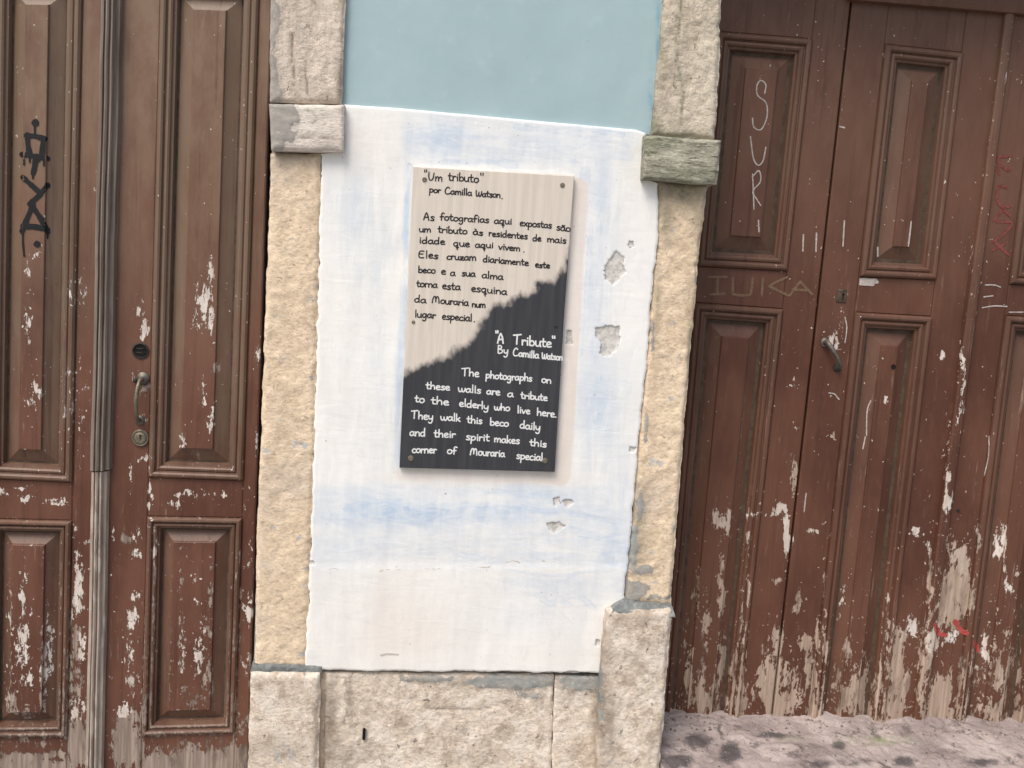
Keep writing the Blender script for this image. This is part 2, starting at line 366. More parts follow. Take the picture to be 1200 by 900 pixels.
# ------------------------------------------------------------------ wear maps (photo-plane ellipses: x, y, rx, ry, strength, whiteness)
WEAR = [
 (118,213,6,16,.56,1),(117,415,4,14,.56,1),(117,450,3,10,.56,1),(113,380,3,9,.5,1),
 (240,352,11,20,.56,1),(247,322,4,14,.55,1),(236,372,14,22,.46,1),(249,372,3,30,.5,1),(170,386,5,13,.54,1),(165,362,7,12,.44,1),(252,434,6,7,.6,.2),
 (238,455,2.5,26,.5,1),(215,516,3,10,.62,1),(248,490,3,18,.52,1),(170,537,10,5,.56,1),(222,580,20,4,.54,1),(262,578,12,3,.5,1),(205,590,14,5,.46,1),
 (153,560,2.5,28,.52,.9),(176,585,2.5,26,.54,1),(288,590,2.5,22,.5,1),(165,455,12,7,.5,.2),(158,443,8,8,.46,.3),(168,490,5,8,.45,.8),
 (33,312,4,12,.52,1),(45,300,6,6,.46,1),(33,370,5,25,.44,1),(36,405,3,14,.45,1),(34,473,5,5,.58,1),(42,460,12,20,.42,.8),
 (3,577,9,6,.55,1),(50,584,34,3,.50,1),(70,590,18,3,.48,1),(22,572,16,2,.5,.9),(92,350,12,30,.40,1),(88,480,18,50,.40,1),
 (27,700,5,34,.52,1),(27,752,9,36,.56,1),(27,790,14,22,.50,1),(27,832,19,9,.50,.3),(15,820,9,14,.5,.3),(49,780,3,70,.53,.2),(60,760,5,50,.48,.9),(12,730,3,50,.47,.6),
 (91,690,6,36,.62,1),(96,665,5,10,.55,1),(101,633,5,5,.6,1),(88,627,2,10,.5,1),(97,757,5,18,.56,1),(89,750,6,25,.54,.1),(90,800,8,30,.54,.1),(90,835,10,22,.56,.5),(92,870,12,22,.86,.0),
 (145,633,11,7,.62,.1),(162,625,6,12,.50,1),(162,648,6,6,.58,1),(160,697,5,6,.55,1),(154,728,7,14,.49,.9),(152,770,9,28,.47,.7),(155,800,10,18,.49,.4),(146,835,10,16,.58,1),(148,872,15,30,.82,.1),(133,650,2,60,.44,1),
 (229,678,6,6,.58,1),(226,655,5,4,.5,1),(230,705,4,4,.52,1),(239,735,5,22,.5,.5),(234,765,8,26,.50,.5),(213,755,4,40,.46,.4),(212,690,3,60,.47,.3),(246,730,3,90,.50,.2),(228,822,20,9,.53,.2),(240,800,10,14,.50,.2),(214,815,6,14,.50,.2),
 (181,700,2.5,90,.47,.3),(172,770,3,70,.47,.3),(182,640,3,26,.5,.4),
 (220,880,52,12,.48,.05),(220,898,56,14,.86,.0),(250,866,18,6,.50,.1),(275,892,14,16,.84,.0),(30,872,50,5,.47,.3),(35,886,48,5,.74,.0),(30,900,55,9,.86,.0),
 (293,645,4,22,.54,1),(292,715,4,20,.60,1),(288,780,4,12,.5,1),(283,850,6,12,.54,.2),(303,420,3,30,.44,1),(301,520,3,30,.44,1),
 # right door
 (1037,470,4,3,.6,1),(1035,483,5,4,.46,.5),(1105,414,3,6,.6,1),(934,503,5,9,.54,.6),(932,450,4,9,.47,.6),(971,509,7,6,.58,.2),(976,463,8,4,.40,.3),(930,560,4,24,.60,.15),(915,595,9,8,.56,.4),
 (978,397,9,14,.43,.4),(986,370,6,20,.38,.3),(1138,330,2.5,50,.42,.0),(1128,440,3,34,.58,1),(1110,560,4,60,.52,.4),(956,340,2,60,.38,.2),
 (842,607,9,9,.62,.3),(853,612,4,18,.52,.3),(898,602,20,3,.52,.5),(921,622,3,26,.58,.4),(951,623,7,4,.58,.4),(910,679,9,4,.58,.2),(938,700,4,18,.56,.2),(933,715,6,6,.5,.1),
 (818,690,3,50,.54,.2),(846,700,4,44,.54,.2),(868,690,2.5,90,.50,.4),(876,700,2,90,.48,.3),(907,747,6,24,.62,.1),(900,800,9,48,.66,.05),(943,754,9,9,.60,.1),(948,785,6,20,.54,.1),(925,790,12,20,.52,.1),(929,826,20,18,.60,.05),
 (993,620,2,9,.6,1),(989,700,4,24,.5,.4),(991,754,7,28,.52,.3),(1013,770,3,60,.54,.1),(992,812,20,30,.58,.05),(966,740,2.5,100,.56,.2),(958,780,2.5,80,.56,.2),(975,790,4,50,.48,.3),
 (1040,720,2.5,90,.52,.4),(1033,790,3,70,.56,.2),(1060,745,7,10,.56,.3),(1053,795,15,48,.56,.1),(1052,835,22,20,.62,.05),(1070,735,7,16,.50,.8),
 (1074,620,12,9,.50,.7),(1088,640,4,12,.58,.6),(1114,640,5,20,.62,.3),(1128,660,9,22,.62,.3),(1121,690,15,30,.66,.2),(1108,715,12,34,.66,.2),(1098,745,9,20,.60,.4),(1113,748,9,9,.58,1),(1101,812,14,30,.66,.05),(1105,838,24,14,.64,.05),
 (1154,757,6,30,.58,.6),(1160,790,8,30,.56,.4),(1170,785,7,34,.62,.3),(1160,830,20,24,.62,.1),(1176,740,6,10,.58,.3),(1168,680,2.5,60,.56,.5),(1178,640,2,40,.5,.4),(1192,670,4,5,.56,.4),(1184,690,4,4,.54,.6),(1192,800,6,50,.58,.1),
 (1090,680,3,60,.60,.2),(1078,800,4,60,.64,.15),(826,760,6,60,.50,.1),(820,815,14,26,.60,.05),(845,780,3,60,.58,.1),(850,825,8,18,.58,.05),(860,800,3,50,.54,.1),(806,790,4,60,.55,.1),(1146,650,3,40,.46,.3),
]
WEAR = np.array(WEAR)
def wear_attrs(X, Y, Z, ridge=None, side='l', grime=None):
    px, py = Q(X, Y, Z)
    jx = px+fbm(px/7, py/9, 3)*3.5; jy = py+fbm(px/9+40, py/14, 3)*6
    base = sstep(520, 900, py)*.19+.07+fbm(px/38, py/60, 3)*.07
    if side == 'r': base = sstep(620, 850, py)**2*.36+.04+fbm(px/26+9, py/70, 3)*.09
    wear = base.copy(); wc = np.full_like(base, .12)+sstep(900, 300, py)*.6
    if ridge is not None: wear = wear+ridge*(sstep(380, 800, py)*.24+.05)
    x0, x1, y0, y1 = px.min(), px.max(), py.min(), py.max()
    for (cx, cy, rx, ry, s, w) in WEAR:
        if cx+3*rx < x0 or cx-3*rx > x1 or cy+3*ry < y0 or cy-3*ry > y1: continue
        r2 = ((jx-cx)/rx)**2+((jy-cy)/ry)**2
        v = s*1.04*np.exp(-.38*r2); g = v > wear
        wc = np.where(g, w, wc); wear = np.maximum(wear, v)
    dust = sstep(560, 20, py)*.9+.06 if side == 'l' else sstep(460, 60, py)*.55+.04
    rub = np.clip(sstep(250, 600, py)*.6+.2+fbm(px/20, py/50, 3)*.4, 0, 1)
    return dict(wear=wear, wcol=wc, dust=np.clip(dust, 0, 1), rub=rub, grime=(0*px if grime is None else grime)+0*px)

DOORGEO = []      # (verts, faces) kept for laying graffiti on the relief
def remember(o):
    off = Vector((0, 0, 0)); r_ = o.parent
    while r_ is not None: off += Vector(r_.location); r_ = r_.parent
    DOORGEO.append(([v.co+off for v in o.data.vertices], [tuple(p.vertices) for p in o.data.polygons]))

def lerp2(a, b, t): return (a[0]+(b[0]-a[0])*t, a[1]+(b[1]-a[1])*t)
def isect(l1, l2):
    (x1, y1), (x2, y2) = l1; (x3, y3), (x4, y4) = l2
    d = (x1-x2)*(y3-y4)-(y1-y2)*(x3-x4)
    a = x1*y2-y1*x2; b = x3*y4-y3*x4
    return ((a*(x3-x4)-(x1-x2)*b)/d, (a*(y3-y4)-(y1-y2)*b)/d)

def spaced(n_len, step, brk=None):
    """parameters 0..1 along a length, with breakpoints brk metres from both ends"""
    if brk is None: return np.linspace(0, 1, max(2, int(n_len/step)+1))
    br = np.array(brk); pts = list(br)+list(n_len-br[::-1])
    mid = np.linspace(br[-1], n_len-br[-1], max(2, int((n_len-2*br[-1])/step)+1))[1:-1]
    return np.array(sorted(pts+list(mid)))/n_len

def board(name, V0, V1, H0, H1, y, mat, parent, side, step=.007, depth=.03):
    c = [isect(V0, H0), isect(V1, H0), isect(V0, H1), isect(V1, H1)]
    _, _, w = resample([c[0], c[1]], [0, 1], y); _, _, h = resample([c[0], c[2]], [0, 1], y)
    e = [0, .0012, .003]
    u = spaced(w, step, e); v = spaced(h, step, e)
    X, Z = coons([c[0], c[1]], [c[2], c[3]], [c[0], c[2]], [c[1], c[3]], u, v, y)
    D = np.minimum(np.minimum(u*w, (1-u)*w)[None, :], np.minimum(v*h, (1-v)*h)[:, None])
    Hh = -.0022*(1-sstep(0, .003, D))+fbm(X*9, Z*2, 3)*.0006
    Y = y-Hh
    o = grid_mesh(name, X, Y, Z, mat, parent, wear_attrs(X, Y, Z, 1-sstep(0, .012, D), side), skirt=y+depth)
    remember(o); return o

def panel(V0, V1, H0, H1, y, mat, parent, side, prof, split, step=.007):
    """framed raised panel: a mitred moulding ring and the bevelled field inside it"""
    c = [isect(V0, H0), isect(V1, H0), isect(V0, H1), isect(V1, H1)]
    _, _, w = resample([c[0], c[1]], [0, 1], y); _, _, h = resample([c[0], c[2]], [0, 1], y)
    brk = [p[0] for p in prof]; hts = [p[1] for p in prof]
    u = spaced(w, step, brk); v = spaced(h, step, brk)
    X, Z = coons([c[0], c[1]], [c[2], c[3]], [c[0], c[2]], [c[1], c[3]], u, v, y)
    du = np.minimum(u*w, (1-u)*w)[None, :]; dv = np.minimum(v*h, (1-v)*h)[:, None]
    D = np.minimum(du, dv)+0*X
    Y = y-np.interp(D, brk, hts)-fbm(X*9, Z*2, 3)*.0005
    tri = np.zeros((len(v)-1, len(u)-1), int)
    uc = (u[:-1]+u[1:])/2; vc = (v[:-1]+v[1:])/2
    left = (uc < .5)[None, :]; top = (vc < .5)[:, None]
    same = (left == top)
    lim = brk[-1]
    corner = (np.minimum(uc*w, (1-uc)*w)[None, :] < lim) & (np.minimum(vc*h, (1-vc)*h)[:, None] < lim)
    tri = np.where(corner, np.where(same, 1, 2), 0)
    Dc = np.minimum(np.minimum(uc*w, (1-uc)*w)[None, :], np.minimum(vc*h, (1-vc)*h)[:, None])
    hp = np.interp(D, brk, hts)
    k_ = split/.04; g_ = lambda c, q: np.exp(-((D-c)/q)**2)
    ridge = np.clip(g_(.010*k_, .0028)+g_(.025*k_, .0022)*.9+g_(.001, .002)*.8+g_(lim, .0035)*1.0+.25*(D < split), 0, 1)
    at = wear_attrs(X, Y, Z, ridge, side, (1-sstep(lim-.004, lim, D))*(.95 if side == 'l' else .40)*(sstep(700, 330, Q(X, Y, Z)[1])*.6+.4))
    a = grid_mesh('moulding', X, Y, Z, mat, parent, at, tri=tri, keep=Dc < split)
    b = grid_mesh('panel', X, Y, Z, mat, parent, at, tri=tri, keep=Dc >= split)
    for o in (a, b):       # drop unused vertices
        import bmesh
        bm = bmesh.new(); bm.from_mesh(o.data)
        bmesh.ops.delete(bm, geom=[q for q in bm.verts if not q.link_faces], context='VERTS'); bm.to_mesh(o.data); bm.free()
        remember(o)
    return a, b

def slab(name, V0, V1, H0, H1, y0, y1, mat, parent):
    c = [isect(V0, H0), isect(V1, H0), isect(V1, H1), isect(V0, H1)]
    V = []
    for yy in (y0, y1):
        for q in c:
            x, z = P(*q, y0); V.append((float(x), yy, float(z)))
    Fc = [(3, 2, 1, 0), (4, 5, 6, 7)]+[(i, (i+1) % 4, 4+(i+1) % 4, 4+i) for i in range(4)]
    return mesh_from(name, V, Fc, mat, parent, dict(wear=[.1]*8, wcol=[0]*8, dust=[0]*8, rub=[0]*8, grime=[0]*8))

def leaf(parent, V, H, y, mat, side, profs, label=None):
    core = slab('door_leaf', V[0], V[3], H[0], H[5], y+.022, y+.05, MAT['old_wood'], parent)
    if label: core['label'] = label
    g = lambda l, d: ((l[0][0]+d, l[0][1]), (l[1][0]+d, l[1][1]))
    board('stile', V[0], V[1], H[0], H[5], y, mat, core, side)
    board('stile', V[2], V[3], H[0], H[5], y, mat, core, side)
    board('rail', g(V[1], .3), g(V[2], -.3), H[0], H[1], y, mat, core, side)
    board('rail', g(V[1], .3), g(V[2], -.3), H[2], H[3], y, mat, core, side)
    board('rail', g(V[1], .3), g(V[2], -.3), H[4], H[5], y, mat, core, side)
    panel(V[1], V[2], H[1], H[2], y+.001, mat, core, side, *profs[0])
    panel(V[1], V[2], H[3], H[4], y+.001, mat, core, side, *profs[1])
    return core

def profile(mw, bw, deep=.022, fh=.003):
    """moulding mw wide, then a bevel bw wide rising to the field"""
    m = [(0, -.002), (.0015, .007), (.006, .0125), (.011, .013), (.015, .010), (.0165, .002), (.018, .001), (.021, .005), (.026, .0065), (.030, .003), (.032, -.005)]
    m = [(a*mw/.04, b) for a, b in m]
    m += [(mw-.003, -.006), (mw, -deep), (mw+.003, -deep)]
    m += [(mw+.003+(bw-.006)*.5, -deep*.62), (mw+bw-.003, -.004), (mw+bw-.0015, fh-.001), (mw+bw, fh)]
    return m

# ------------------------------------------------------------------ LEFT DOOR
yL = .09
dl = thing('wooden_door', 'brown double door with black tag and brass lock, left of the white wall', 'door', 'old brown panelled doors', loc=(-.9, yL, 0))
TOP = ((-100, -170), (400, -150)); BOT = ((-100, 948), (400, 948))
pU = (profile(.045, .043), .045); pLo = (profile(.038, .037), .038)
leaf(dl, [((-44, 0), (-54, 880)), ((-10, 0), (-20, 880)), ((97, 0), (79, 880)), ((126, 0), (104, 880))],
     [TOP, ((-10, -36), (97, -34)), ((0, 561), (87, 565)), ((0, 608), (83, 610)), ((0, 863), (78, 862)), BOT],
     yL, MAT['brown_left'], 'l', (pU, pLo), 'left leaf carrying the black tag')
LR = leaf(dl, [((140, 0), (118, 880)), ((188, 0), (166, 880)), ((304, 0), (275, 880)), ((318, 0), (291, 880))],
     [TOP, ((188, -30), (304, -26)), ((177, 559), (288, 563)), ((175, 605), (285, 607)), ((167, 861), (275, 858)), BOT],
     yL, MAT['brown_left'], 'l', (pU, pLo), 'right leaf carrying handle and locks')

brown = MAT['brown_right']
def strip(name, Lq, Rq, y, prof, mat, parent, wearv=0.0, step=.01, depth=.05, ragged=0):
    _, _, w = resample([Lq[0], Rq[0]], [0, 1], y); _, _, h = resample(Lq, [0, 1], y)
    u = np.array([p[0] for p in prof]); v = np.linspace(0, 1, max(2, int(h/step)))
    X, Z = coons([Lq[0], Rq[0]], [Lq[1], Rq[1]], Lq, Rq, u, v, y)
    X = X+fbm(Z*6, Z*0+3.3, 3)*.0025
    Y = y-np.array([p[1] for p in prof])[None, :]+fbm(X*20, Z*5, 3)*.0012
    at = wear_attrs(X, Y, Z); at['wear'] = np.maximum(at['wear'] if mat is brown else 0, np.full_like(X, wearv)+fbm(Z*9, X*30, 3)*.12+(np.clip(.9-Z, 0, 1)*.45 if mat is brown else 0))
    o = grid_mesh(name, X, Y, Z, mat, parent, at, skirt=y+depth); remember(o); return o
fl = [(0, .0), (.02, .026), (.10, .030), (.2, .030), (.24, .024), (.28, .024), (.32, .033), (.40, .036), (.48, .033), (.52, .026), (.56, .026), (.60, .033), (.68, .034), (.74, .030), (.78, .022), (.84, .020), (.94, .018), (1, .0)]
# centre strip in two pieces
a1 = strip('cover_strip', [(126, -170), (109.5, 549)], [(149, -170), (132, 549)], yL, fl, MAT['strip_dark'], dl, .10)
a1['label'] = 'fluted upper cover strip'
a2 = strip('cover_strip', [(110.5, 551), (102, 948)], [(129, 551), (121, 948)], yL, [(a, b*.85) for a, b in fl], MAT['strip'], dl, .42)
a2['label'] = 'paler bare wood lower cover strip'

# ------------------------------------------------------------------ RIGHT DOOR
yR = .22
dr = thing('wooden_door', 'deep set brown folding door with SUR scrawled on it, right of the white wall', 'door', 'old brown panelled doors', loc=(1.4, yR, 0))
def ln(x0, y0, x1, y1): return ((x0, y0), (x1, y1))
TOPR = ln(998, 1, 1200, 18); BOTR = ln(780, 905, 1240, 905)
pR = (profile(.048, .050, .024, .003), .048)
GAP = ln(998, 0, 905, 838)
brown = MAT['brown_right']
leaf(dr, [ln(800, 38, 732, 838), ln(840, 38, 772, 838), ln(952, 46, 866, 835), ln(996.8, 0, 903.8, 838)],
     [ln(800, -60, 998, -46), ln(855, 38, 952, 46), ln(822, 312, 920, 317.5), ln(818, 355, 915, 362), ln(780, 872, 920, 875), BOTR],
     yR, brown, 'r', (pR, pR), 'first leaf with SUR written on its upper panel')
LB = leaf(dr, [ln(999.5, 0, 906.5, 838), ln(1037, 52, 949, 840), ln(1128, 62, 1036, 842), ln(1172, 60, 1074, 845)],
     [TOPR, ln(1037, 52, 1128, 62), ln(1007, 324, 1095, 328), ln(1004, 366, 1090, 371), ln(930, 874, 1050, 876), BOTR],
     yR, brown, 'r', (pR, pR), 'middle leaf with the pull handle')
leaf(dr, [ln(1173, 60, 1075, 845), ln(1224, 0, 1118, 845), ln(1316, 0, 1206, 845), ln(1352, 0, 1238, 845)],
     [TOPR, ln(1200, 70, 1316, 82), ln(1186, 333, 1286, 339), ln(1182, 370, 1280, 376), ln(1100, 878, 1240, 880), BOTR],
     yR, brown, 'r', (pR, pR), 'last leaf with the red scrawl')
rs = [(0, 0), (.05, .012), (.2, .016), (.5, .017), (.8, .015), (.95, .010), (1, 0)]
strip('cover_strip', [(1175.5, 17), (1067, 850)], [(1187.5, 18), (1082, 850)], yR, rs, brown, dr, .22, .007)
# head frame over the leaves
def headframe():
    c0 = [(998, -100), (1380, -76)]; c1 = [(997.5, -1.5), (1380, 30)]
    u = np.linspace(0, 1, 90); v = np.linspace(0, 1, 16)
    X, Z = coons(c0, c1, [c0[0], c1[0]], [c0[1], c1[1]], u, v, yR-.03)
    Y = np.full_like(X, yR-.03); Y[-1] += .006
    grid_mesh('head_rail', X, Y, Z, brown, dr, wear_attrs(X, Y, Z, None, 'r'), skirt=yR+.05)
headframe()

bvh_v, bvh_f = [], []
for vs, fs in DOORGEO:
    n = len(bvh_v); bvh_v += vs; bvh_f += [tuple(i+n for i in f_) for f_ in fs]
BVH = BVHTree.FromPolygons(bvh_v, bvh_f)
def on_door(px, py, lift):
    d = _f*F+_r*(px-600)-_u*(py-450); d = Vector(d).normalized()
    h = BVH.ray_cast(Vector((0, -DIST, CAMZ)), d)
    if h[0] is None:
        x, z = P(px, py, yL); return (float(x), yL-lift, float(z))
    return (h[0].x, h[0].y-lift, h[0].z)

# ------------------------------------------------------------------ ribbons (writing)
def catmull(p, k=5):
    p = [np.array(q, float) for q in p]
    if len(p) < 3: return [p[0]+(p[-1]-p[0])*t for t in np.linspace(0, 1, k+1)]
    q = [2*p[0]-p[1]]+p+[2*p[-1]-p[-2]]; out = []
    for i in range(1, len(q)-2):
        for t in np.arange(k)/k:
            a, b, c, d = q[i-1], q[i], q[i+1], q[i+2]
            out.append(.5*((2*b)+(c-a)*t+(2*a-5*b+4*c-d)*t*t+(-a+3*b-3*c+d)*t**3))
    out.append(p[-1]); return out
def ribbon(pts, r, place, lift, V, Fc, wob=.15, across=2, base=[0]):
    """flat stroke in photo-plane coordinates with round ends"""
    pts = np.array(pts); 
    keep = [0]+[i for i in range(1, len(pts)) if np.hypot(*(pts[i]-pts[i-1])) > 1e-4]
    pts = pts[keep]
    if len(pts) < 2: pts = np.array([pts[0], pts[0]+[.05, 0]])
    tg = np.gradient(pts, axis=0); tg /= np.maximum(np.hypot(tg[:, 0], tg[:, 1]), 1e-9)[:, None]
    nm = np.stack([-tg[:, 1], tg[:, 0]], -1)
    base[0] = (base[0]+1) % 12
    L0 = lift+base[0]*.00003
    n0 = len(V); n = len(pts)
    for i in range(n):
        rr = r*(1+wob*(random.random()-.5)*2); l = L0+i*.0000006
        for k in range(across): V.append(place(*(pts[i]+nm[i]*rr*(1-2*k/(across-1))), l))
    for i in range(n-1):
        for k in range(across-1):
            a = n0+across*i+k; Fc.append((a, a+1, a+across+1, a+across))
    for e, sg, i in ((pts[0], -1, 0), (pts[-1], 1, n-1)):
        t = tg[i]*sg; idx = [n0+across*i]
        for k in range(1, 5):
            an = math.pi*k/5; idx.append(len(V)); V.append(place(*(e+nm[i]*r*math.cos(an)+t*r*math.sin(an)), L0+i*.0000006))
        idx.append(n0+across*i+across-1); Fc.append(tuple(idx if sg > 0 else idx[::-1]))
def blob(c, rx, ry, place, lift, V, Fc, n=12):
    n0 = len(V)
    for k in range(n):
        a = 2*math.pi*k/n; V.append(place(c[0]+rx*math.cos(a)*random.uniform(.9, 1.1), c[1]+ry*math.sin(a)*random.uniform(.9, 1.1), lift))
    Fc.append(tuple(range(n0, n0+n)))

def graffiti(name, strokes, r, mat, parent, dots=(), lift=.0011, smooth=True, dens=2.5, label=None, wob=.15):
    V, Fc = [], []
    for s in strokes:
        p = catmull(s, 4) if smooth and len(s) > 2 else [np.array(q, float) for q in s]
        q = [p[0]]
        for a, b in zip(p[:-1], p[1:]):
            k = max(1, int(np.hypot(*(b-a))/dens))
            q += [a+(b-a)*(j+1)/k for j in range(k)]
        ribbon(q, r, on_door, lift, V, Fc, wob, 7 if r > 2 else 2)
    for (x, y, rx, ry) in dots: blob((x, y), rx, ry, on_door, lift+.0006, V, Fc)
    o = mesh_from(name, V, Fc, mat, parent); o['kind'] = 'stuff'
    if label: o['label'] = label
    return o
graffiti('graffiti', [[(31,159),(42,160),(53,163)],[(32,158),(33,170),(35,181)],[(51,163),(50,174),(49,184)],[(26,181),(40,183),(56,186)],[(42,184),(41,194),(39,203)],
   [(27,208),(37,217),(47,226)],[(56,217),(46,229),(35,239)],[(39,240),(32,256),(26,271)],[(39,243),(49,258),(56,272)],[(27,265),(42,266),(56,269)]],
   3.2, MAT['spray'], dl, dots=[(41.5,144,4.4,4.8),(43.5,286,4,4)], smooth=True, label='black spray tag')
graffiti('graffiti_drip', [[(41,145),(41,158)],[(28,184),(28.5,193)],[(35,183),(35,190)],[(52,186),(51.5,194)],[(46,184),(46,189)],[(27,270),(27,284),(28.5,300)],[(56,270),(56,279)],[(39,204),(38.5,209)]], 1.1, MAT['spray'], dl, lift=.0014)
c1 = lambda L, s=3.0, ox=820, oy=0: [(x/s+ox, y/s+oy) for x, y in L]
graffiti('scrawl', [c1([(228,328),(232,298),(215,283),(201,300),(203,335),(233,362),(236,410),(216,455),(190,447),(185,415)]),
   c1([(178,480),(188,555),(205,581),(222,565),(232,518)]), c1([(185,612),(188,670),(190,735)]), c1([(184,622),(208,600),(213,638),(186,672),(200,700),(214,722)])],
   .75, MAT['chalk'], dr, label='thin white letters SUR', lift=.0008)
c2 = lambda L: c1(L, 2.857, 780, 300)
graffiti('scrawl', [c2([(145,70),(205,70)]), c2([(175,70),(172,127)]), c2([(150,128),(197,126)]), c2([(225,75),(224,128),(260,133),(285,128),(292,75)]), c2([(325,75),(322,132)]), c2([(405,70),(345,100),(380,118),(410,132)]), c2([(415,132),(450,85),(490,128)]), c2([(425,112),(480,115)])],
   1.5, MAT['scratch'], dr, smooth=False, label='faint scratched letters IUKA')
graffiti('scrawl', [c1([(1050,552),(1052,612)]), c1([(1050,552),(1092,549)]), c1([(1052,580),(1085,600),(1092,588)]), c1([(1080,660),(1050,655),(1045,700),(1065,730),(1090,725)]), c1([(1035,775),(1065,740),(1090,760)]), c1([(1045,780),(1098,785),(1060,830),(1030,850)]), c1([(1030,880),(1075,855)]), c1([(1040,855),(1085,895)])],
   1.5, MAT['redchalk'], dr, smooth=True, label='faint red scrawl')
graffiti('chalk_mark', [c2([(1070,97),(1100,97),(1120,104)]), c2([(1065,137),(1095,133)]), c2([(1060,173),(1100,167),(1142,169)]), c2([(1150,188),(1196,188)]), c2([(1082,603),(1080,670),(1066,735)]), c2([(686,484),(674,520),(672,600)]), c2([(668,605),(660,645)]), c2([(600,205),(606,240),(600,290)]), c2([(546,458),(565,462),(580,480)]), c2([(470,795),(463,856)])], .7, MAT['chalk'], dr)
graffiti('chalk_mark', [c1([(508,776),(503,865)]), c1([(743,780),(733,865)]), c1([(410,820),(408,884)]), c1([(364,825),(362,882)]), c1([(206,775),(208,815)]), c1([(625,870),(625,900)]), c1([(492,445),(508,449)])], .9, MAT['chalk'], dr)
graffiti('scuff', [[(1008.5,327.5),(1026,328)],[(1008.5,330),(1028,330.5)],[(1008,332.8),(1023,333.5)]], 1.7, MAT['chalk'], dr, label='small white paint patch', lift=.0012)
graffiti('red_smudge', [[(1096,732),(1100,742),(1108,744)],[(1119,728),(1124,736)],[(1126,739),(1133,742)],[(1142,752),(1146,762)]], 2.6, MAT['redpaint'], dr, dots=[(1121,730,3,3),(1130,741,3.5,3)], wob=.4)

# ------------------------------------------------------------------ door hardware
def tube(name, pts, rad, mat, parent, seg=10):
    pts = [Vector(p) for p in pts]; V, Fc = [], []
    for i, p in enumerate(pts):
        t = (pts[min(i+1, len(pts)-1)]-pts[max(i-1, 0)]).normalized()
        a = t.cross(Vector((0, 1, .01))).normalized(); b = t.cross(a)
        r = rad[i] if isinstance(rad, (list, tuple)) else rad
        for k in range(seg):
            an = 2*math.pi*k/seg; V.append(tuple(p+a*r*math.cos(an)+b*r*math.sin(an)))
    for i in range(len(pts)-1):
        for k in range(seg):
            Fc.append((i*seg+k, i*seg+(k+1) % seg, (i+1)*seg+(k+1) % seg, (i+1)*seg+k))
    Fc.append(tuple(range(seg))[::-1]); Fc.append(tuple((len(pts)-1)*seg+k for k in range(seg)))
    return mesh_from(name, V, Fc, mat, parent, smooth=True)
def lathe(name, c, prof, mat, parent, seg=28, sx=1.0):
    """turned about the y axis; prof = (radius, outward height)"""
    V, Fc = [], []
    for r, h in prof:
        for k in range(seg):
            a = 2*math.pi*k/seg; V.append((c[0]+r*sx*math.cos(a), c[1]-h, c[2]+r*math.sin(a)))
    for i in range(len(prof)-1):
        for k in range(seg): Fc.append((i*seg+k, (i+1)*seg+k, (i+1)*seg+(k+1) % seg, i*seg+(k+1) % seg))
    if prof[-1][0] > 1e-5: Fc.append(tuple((len(prof)-1)*seg+k for k in range(seg))[::-1])
    return mesh_from(name, V, Fc, mat, parent)
def dpt(px, py, lift=0): return Vector(on_door(px, py, lift))
p = dpt(165, 411)
lathe('lock_hole', p, [(.023, -.001), (.023, .003), (.0195, .004), (.018, .001), (.0175, -.0005)], MAT['dark_iron'], LR)
lathe('lock_core', p, [(.0175, .0012), (.014, .0016), (.013, .0006), (.004, .0008), (.0001, .0012)], MAT['void'], LR)
for dx, dy in ((-.0, .006), (0, -.006)):
    q = Vector((p.x, p.y-.0012, p.z+dy)); tube('lock_bar', [q+Vector((-.013, 0, 0)), q+Vector((.013, 0, -.001))], .0016, MAT['dark_iron'], LR, 6)
p = dpt(165, 513)
lathe('brass_lock', p, [(.024, -.001), (.0245, .004), (.022, .007), (.019, .0065), (.0185, .0045), (.017, .0045), (.0165, .0075), (.012, .009), (.0001, .0092)], MAT['brass'], LR)
q = p+Vector((.001, -.0096, .004)); tube('key_slot', [q+Vector((0, 0, .006)), q, q+Vector((0, 0, -.006))], [.0028, .0016, .0014], MAT['void'], LR, 8)
a = dpt(168, 443, .003); b = dpt(164, 492, .003)
tube('pull_handle', [a+Vector((0, 0, 0)), a+Vector((-.002, -.022, -.004)), a+Vector((-.004, -.034, -.022)), a.lerp(b, .5)+Vector((-.004, -.036, 0)), b+Vector((0, -.033, .022)), b+Vector((.001, -.02, .004)), b], [.007, .006, .0055, .0062, .0055, .006, .0075], MAT['brass'], LR)
lathe('handle_rose', a, [(.017, -.002), (.017, .002), (.012, .006), (.006, .010)], MAT['iron'], LR, 20)
lathe('handle_rose', b, [(.013, -.002), (.013, .003), (.009, .006), (.005, .009)], MAT['iron'], LR, 20)
tube('handle_peg', [a+Vector((-.020, .002, -.008)), a+Vector((-.020, -.008, -.008))], .0055, MAT['dark_iron'], LR)
